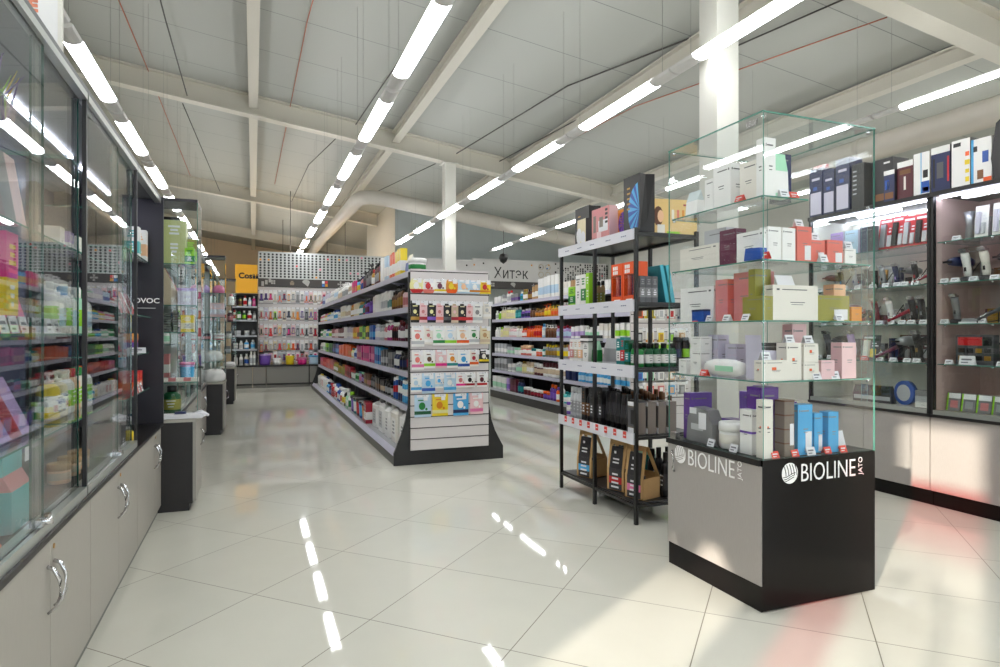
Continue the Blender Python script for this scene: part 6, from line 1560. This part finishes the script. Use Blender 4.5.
for i, (y, c_, cap, lab, h) in enumerate(((1.90, 'charcoal', 'black', 'plum', .2), (1.98, 'darkred', 'black', 'brown', .19), (2.06, 'navy', 'black', 'rose', .2), (2.14, 'black', 'black', 'red', .19), (2.22, 'brown', 'black', 'gold', .18))):
    lput('tube', c_, cap, lab, .06, h, -.80, y, z, '%s dye tube, %s in the back row, third glass shelf of the nearest cabinet' % (cn(c_), ORD[i]), 'dye tubes')
o = lput('box', 'hotpink', 'white', 'yellow', .1, .30, -.72, 2.30, z, 'tall hot pink and yellow box on the third glass shelf of the nearest cabinet')
for i, y in enumerate((2.42, 2.51)):
    leaning('pink_packet', .07, .015, .25, (-.70, y, z + .001), R_, radians(-16), [P('yellow'), P('hotpink')], 'hot pink and yellow packet leaning, %s right of the tall pink box' % ORD[i], 'packet', 'pink packets')
for i in range(9): price_tag(-.645, 1.95 + .085 * i, z, R_, False, "white price tag, %s on the nearest cabinet's third glass shelf" % ORD[i], 'white tags in the left cabinets', .07, .05)
for i, (y, cap) in enumerate(((2.92, 'white'), (3.02, 'white'), (3.12, 'skyblue'), (3.22, 'white'), (3.34, 'white'), (3.46, 'green'))):
    lput('pump' if i % 2 else 'btl', 'white' if i != 4 else 'mint', cap, 'paleblue' if i % 2 else 'lime', .075, .2, -.74, y, z, '%s, %s on the second glazed cabinet middle shelf' % (desc('pump' if i % 2 else 'btl', 'white' if i != 4 else 'mint', cap, ''), ORD[i]), 'bottles in the second cabinet')
z = .87
b = MB().box(-.08, -.05, 0, .08, .05, .26, 0); b.box(-.07, -.052, .15, .04, -.05, .24, 1); b.box(-.05, -.0525, .03, .06, -.05, .1, 2)
tag(ob('orange_box', b, [P('orange'), P('white'), P('salmon')], None, (-.70, 1.99, z), R_), 'bright orange carton with white panel at the picture edge, nearest cabinet', 'box')
for i, (y, c_, a) in enumerate(((2.14, 'plum', 'lime'), (2.24, 'lime', 'yellow'), (2.33, 'lilac', 'violet'), (2.42, 'crimson', 'pink'), (2.52, 'lilac', 'palelilac'))):
    leaning('flat_pack', .1, .014, .2, (-.70, y, z + .001), R_, radians(-24), [P(a), P(c_)], '%s flat packet leaning, %s on the lowest glass shelf of the nearest cabinet' % (cn(c_), ORD[i]), 'packet', 'leaning packets on the low shelf')
for i, (y, c_, cap) in enumerate(((2.93, 'yellow', 'white'), (3.04, 'cream', 'white'), (3.14, 'white', 'white'), (3.24, 'peach', 'red'), (3.35, 'offwhite', 'green'), (3.46, 'white', 'orange'))):
    lput('pump' if i < 2 else 'btl', c_, cap, 'white' if i < 2 else 'lime', .08, .18, -.74, y, z, '%s, %s low in the second glazed cabinet' % (desc('pump' if i < 2 else 'btl', c_, cap, ''), ORD[i]), 'low bottles in the second cabinet')
z = WZ + .001
def shop_pouch(x, y, c_, band, label, h=.26, w=.15):
    b = MB().bands(-w / 2, -.035, 0, w / 2, .035, h, (0, .1, .5, .68, 1), (0, 0, 1, 0)); b.box(w * .18, -.037, h * .78, w * .42, -.0352, h * .95, 2)
    for v in range(len(b.v)):
        x_, y_, z_ = b.v[v]; 
        if v < 20: b.v[v] = (x_, y_ * (1.0 if z_ < h * .6 else .35), z_)
    tag(ob('stand_pouch', b, [P(c_), P(band), PAPER], None, (x, y, z), R_), label, 'pouch')
shop_pouch(-.72, 2.15, 'palepink', 'green', 'pale pink pouch with green band standing on the left counter behind glass', .25, .14)
shop_pouch(-.70, 2.36, 'turquoise', 'rose', 'turquoise pouch with pink band standing on the left counter behind glass', .25, .17)
for i in range(4):
    B = MB().tube([(-.05, 0, .012), (0, -.02, .02), (.05, 0, .012)], .01, 8, i % 2)
    tag(ob('hair_clip', B, [P('yellow'), P('orange')], None, (-.66, 1.93 + .05 * i, z + .0), .8 + .4 * i), '%s hair clip lying on the counter behind glass, %s in the row' % (('yellow', 'orange')[i % 2], ORD[i]), 'hair clip', 'hair clips on the counter')
for i, y in enumerate((3.0, 3.15, 3.3)): lput('jar', 'peach', 'tan', 'beige', .08, .08, -.72, y, z, 'peach jar with tan lid on the counter, %s in the second cabinet' % ORD[i], 'peach jars')
lput('box', 'black', 'black', 'charcoal', .12, .16, -.66, 3.62, z, 'black carton on the counter at the end of the second cabinet')
lput('btl', 'yellow', 'white', 'yellow', .05, .09, -.63, 3.95, z, 'small yellow bottle on the counter in the open black niche')
# open black niche
z = 1.66
for i, y in enumerate((4.52, 4.66)): lput('box', 'white', 'white', 'turquoise' if i == 0 else 'peach', .08, .2, -.70 + .02 * i, y, z, 'white carton with %s print on the top shelf of the black niche' % ('turquoise' if i == 0 else 'peach'), None, 2, 0)
z = 1.31
for i, (y, c_) in enumerate(((4.12, 'grey'), (4.22, 'red'), (4.32, 'white'), (4.42, 'crimson'), (4.52, 'lightgrey'))):
    leaning('flat_pack', .07, .012, .14, (-.68, y, z + .001), R_, radians(-22), [P('red' if c_ != 'red' else 'white'), P(c_)], '%s small packet leaning, %s on the second shelf of the black niche' % (cn(c_), ORD[i]), 'packet', 'packets in the black niche')
z = 1.08
lput('jar', 'red', 'amber', 'purple', .08, .12, -.70, 4.45, z, 'red jar with amber lid and purple label in the black niche', None, 2, 0)
price_tag(-.66, 4.4, z, 0, False, 'white card before the red jar in the black niche', None, .1, .035)
z = .85
for i in range(3): lput('box', 'red', 'orange', 'orange', .1, .12, -.70, 4.28 + .11 * i, z, 'red and orange carton, %s on the lowest shelf of the black niche' % ORD[i], 'red cartons in the black niche', 2, R_)
for i in range(3): price_tag(-.645, 4.24 + .1 * i, z, R_, False, 'white tag, %s before the red and orange cartons of the niche' % ORD[i], None, .05, .05)
# white panel with letters standing on the cabinets
e = empty('sign_panel', (-.83, 2.70, WT), 'white panel with orange letters standing on top of the nearest left cabinet', 'sign')
ob('panel', MB().box(-.27, -.006, 0, .18, .006, .46), glass_mat('milky_acrylic', (235, 235, 232)) if False else WHITEPL, e)
ob('panel_edge', MB().box(.18, -.012, 0, .192, .012, .46), WHITEM, e)
text_part('lettering', 'ME', .058, e, (.045, -.0075, .232), '-y', mat('salmon_letter', (226, 140, 110), .5), bold=.003)

# ------------------------------------------------------------------ glass towers on dark pedestals and the lower counters between them
def tower(y0, xr, label, idx):
    y1 = y0 + .50; xl = WB; zt = .60
    c, p = base_parts(label, 'display case', 'display_tower', ((xl + xr) / 2, (y0 + y1) / 2, 0), 'glass towers on dark pedestals')
    cx, cy = (xl + xr) / 2, (y0 + y1) / 2
    p('pedestal', MB().box(xl, y0, .05, xr - .02, y1 - .002, zt), WENGE)
    p('plinth', MB().box(xl + .02, y0 + .002, 0, xr - .04, y1 - .02, .05), WENGE)
    d = p('door', MB().box(xr - .02, y0 + .02, .06, xr, y1 - .003, zt - .003), DOORM)
    ob('handle', MB().tube([(xr, y0 + .40, .50), (xr + .03, y0 + .40, .47), (xr + .03, y0 + .40, .41), (xr, y0 + .40, .38)], .005, 8), CHROME, d)
    p('counter', MB().box(xl, y0 - .004, zt, xr + .005, y1, zt + .02), mat('pale_counter', (170, 166, 156), .4))
    yg = y0 + .16; zt2 = 2.12
    p('top_panel', MB().box(xl, yg - .004, zt2, xr, y1, zt2 + .02), VIO)
    p('back_panel', MB().box(xl, yg, zt + .02, xl + .015, y1, zt2), BLACKM)
    for nm, a in (('glass_pane', (xl + .015, yg, zt + .02, xr, yg + .005, zt2)), ('glass_pane', (xr - .005, yg + .005, zt + .02, xr, y1 - .02, zt2))):
        o = pane(nm, *a, c); o.location = (-cx, -cy, 0)
    p('corner_post', MB().box(xr - .012, y1 - .02, zt + .02, xr, y1 - .002, zt2), ALU)
    for z in (1.69, 1.40, 1.21 if idx == 0 else 1.12, .86):
        o = pane('glass_shelf', xl + .02, yg + .01, z - .007, xr - .01, y1 - .02, z - .001, c); o.location = (-cx, -cy, 0)
    return c
tower(4.795, -.365, 'nearest glass display tower on a dark wenge pedestal, left side', 0)
tower(8.25, -.32, 'second glass display tower on a dark wenge pedestal, left side', 1)
tower(11.75, -.28, 'farthest glass display tower on a dark wenge pedestal, left side', 2)
def run(y0, y1, x, tagn):
    n = 3; L = (y1 - y0) / n
    for i in range(n):
        low_cabinet(y0 + L * i, y0 + L * (i + 1), x, 'grey-beige low cabinet, %s behind the %s glass tower' % (ORD[i], tagn))
    tag(ob('counter_top', MB().box(WB, y0, .587, x + .01, y1, WZ), BLACKM), 'thin black counter top behind the %s glass tower' % tagn, 'counter top')
    c, p = base_parts('row of glass doors over the counter behind the %s tower' % tagn, 'display cabinet', 'display_cabinet', (-.83, (y0 + y1) / 2, WZ), 'glazed cabinets beyond the towers')
    ym = (y0 + y1) / 2
    p('back_panel', MB().box(WB, y0, WZ, WB + .015, y1, WT - .06), GLOWIN); p('top_panel', MB().box(WB, y0, WT - .06, x, y1, WT - .04), BLACKM)
    p('bottom_track', MB().box(x - .045, y0, WZ, x, y1, WZ + .03), ALU); p('header_track', MB().box(x - .04, y0, WT - .085, x, y1, WT - .06), ALU)
    for k in range(6):
        a = y0 + (y1 - y0) / 6 * k
        o = pane('sliding_glass', x - .012 - .012 * (k % 2), a, WZ + .03, x - .008 - .012 * (k % 2), a + (y1 - y0) / 6 + .01, WT - .085, c); o.location = (.83, -ym, -WZ)
    for k in range(1, 6):
        a = y0 + (y1 - y0) / 6 * k
        p('divider', MB().box(x - .3, a - .008, WZ + .03, x - .04, a + .008, WT - .085), ALU if k % 2 else BLACKM)
    for z in (1.69, 1.40, 1.12, .86):
        o = pane('glass_shelf', WB + .02, y0 + .01, z - .007, x - .06, y1 - .01, z - .001, c); o.location = (.83, -ym, -WZ)
run(5.30, 8.245, -.515, 'nearest'); run(8.755, 11.745, -.50, 'second')
r = random.Random(5)
kinds = [('btl', 'white', 'white', 'paleblue'), ('box', 'palelilac', 'white', 'white'), ('flat', 'lightgrey', 'silver', 'white'), ('pump', 'white', 'grey', 'mint'), ('box', 'rose', 'white', 'white'), ('jar', 'white', 'lilac', 'white'), ('btl', 'black', 'black', 'gold'), ('box', 'white', 'white', 'skyblue')]
for (ya, yb, nm) in ((5.4, 8.2, 'nearest'), (8.85, 11.6, 'second')):
    for zi, z in enumerate((.86, 1.12, 1.40, 1.69)):
        for k in range(6):
            q = r.choice(kinds); y = ya + (yb - ya) * (k + .5) / 6
            put(q[0], q[1], q[2], q[3], .09, .12 + .08 * r.random(), (-.66, y, z), R_, '%s, %s along the %s shelf beyond the %s tower' % (desc(*q), ORD[k], ('lowest', 'second', 'third', 'top')[zi], nm), 'goods beyond the glass towers', 1)
# goods in the nearest tower, facing the viewer's end of the aisle
TY = 5.12
put('box', 'paleolive', 'white', 'paleolive', .15, .315, (-.545 + .02, TY + .02, 1.69), 0, 'large pale olive carton on the top shelf of the nearest tower', None, 2)
put('box', 'olive', 'white', 'lime', .085, .2, (-.43, TY + .09, 1.69), 0, 'olive and lime carton behind, top shelf of the nearest tower', None, 2)
put('box', 'lime', 'lime', 'green', .065, .12, (-.425, TY - .03, 1.69), 0, 'small lime green carton on the top shelf of the nearest tower', None, 2)
B = MB().prism([(-.075, 0), (.075, 0), (-.06, .27)], -.04, .04, 'y', 0, 1)
tag(ob('triangular_box', B, [P('beige'), P('red')], None, (-.53, TY, 1.40)), 'beige triangular carton with red edge in the nearest tower', 'box')
put('box', 'lilac', 'white', 'violet', .15, .13, (-.46, TY + .1, 1.40), 0, 'violet-topped lilac carton behind the triangular one', None, 2)
put('box', 'palelilac', 'white', 'palelilac', .12, .105, (-.44, TY - .03, 1.40), 0, 'pale lilac carton beside the triangular one', None, 2)
B = MB()
for k in range(8): B.lathe([(.06, .018 * k), (.06, .018 * k + .003)], 12, 0)
B.tube([(0, 0, 0), (0, 0, .165)], .008, 6)
tag(ob('curler_rack', B, P('black'), None, (-.545, TY, 1.211)), 'black ribbed rack of curlers in the nearest tower', 'rack')
put('box', 'yellow', 'white', 'cream', .085, .12, (-.44, TY - .02, 1.211), 0, 'yellow carton on the third shelf of the nearest tower', None, 2)
for i in range(5): leaning('flat_card', .05, .01, .035, (-.58 + .048 * i, 4.99, .861), 0, radians(-40), [P('white'), P('rose' if i % 2 else 'offwhite')], '%s card, %s along the lowest shelf of the nearest tower' % ('rose' if i % 2 else 'off-white', ORD[i]), 'card', 'cards in the nearest tower')
put('tub', 'lilac', 'pink', 'skyblue', .1, .13, (-.45, TY + .05, .861), 0, 'lilac tub with pink lid on the lowest shelf of the nearest tower', None, 2)
put('btl', 'darkgreen', 'black', 'olive', .12, .2, (-.55, TY + .05, .621), 0, 'dark green bottle inside the base of the nearest tower', None, 2)
# things on the pedestals
b = MB().prism([(-.17, 0), (.12, 0), (.14, .012), (.05, .03), (-.15, .028)], -.05, .05, 'y', 0); b.box(-.05, -.03, .028, .02, .03, .045, 1)
tag(ob('folded_papers', b, [PAPER, P('navy')], None, (-.45, 4.87, .621)), 'white folded leaflets lying on the nearest dark pedestal', 'leaflets')
b = MB(); b.tube([(-.02, 0, .02), (.04, .01, .03), (.09, .0, .012)], .02, 8, 0, [.012, .022, .008])
tag(ob('white_cloth', b, PAPER, None, (-.38, 4.90, .618)), 'white rolled cloth hanging over the corner of the nearest pedestal', 'cloth')
def sack(x, y, z, w, h, label):
    b = MB().lathe([(w * .35, 0), (w * .5, h * .2), (w * .5, h * .6), (w * .38, h * .9), (w * .12, h)], 12, 0, sy=.45)
    tag(ob('white_bag', b, P('white'), None, (x, y, z)), label, 'bag')
sack(-.44, 8.33, .621, .26, .16, 'white crumpled plastic bag lying on the second pedestal')
sack(-.47, 8.6, .861, .24, .13, 'white plastic bag on the lowest glass shelf of the second tower')
b = MB().lathe([(.06, 0), (.075, .03), (.07, .07), (.04, .10), (.001, .11)], 12, 0)
for i in range(3): 
    o = ob('shower_cap', b, P('lilac' if i else 'pink'), None, (-.40 - .17 * i, 8.6, 1.69)); tag(o, 'pink-lilac rounded cap, %s on the top shelf of the second tower' % ORD[i], 'shower cap', 'rounded caps')
put('box', 'palepink', 'black', 'palelilac', .16, .17, (-.41, 8.55, 1.401), 0, 'pale pink carton with dark top in the second tower', None, 2)
for i, q in enumerate((('jar', 'black', 'black', 'black'), ('box', 'charcoal', 'black', 'rose'), ('jar', 'rose', 'white', 'white'))): put(*q, .12, .08, (-.70 + .15 * i, 8.6, 1.121), 0, '%s on the third shelf of the second tower, %s' % (desc(*q), ORD[i]), None, 1)
for i, q in enumerate((('btl', 'white', 'red', 'white'), ('btl', 'maroon', 'white', 'rose'), ('jar', 'white', 'grey', 'white'), ('box', 'grey', 'white', 'lightgrey'))):
    put(*q, .1, .2 if q[0] == 'btl' else .12, (-.36 - .02 * i, 12.1, (1.69, 1.401, 1.121, .861)[i]), 0, '%s in the farthest tower, %s shelf from the top' % (desc(*q), ORD[i]), None, 1)
sack(-.38, 11.83, .621, .2, .1, 'small grey-white bag on the farthest pedestal')
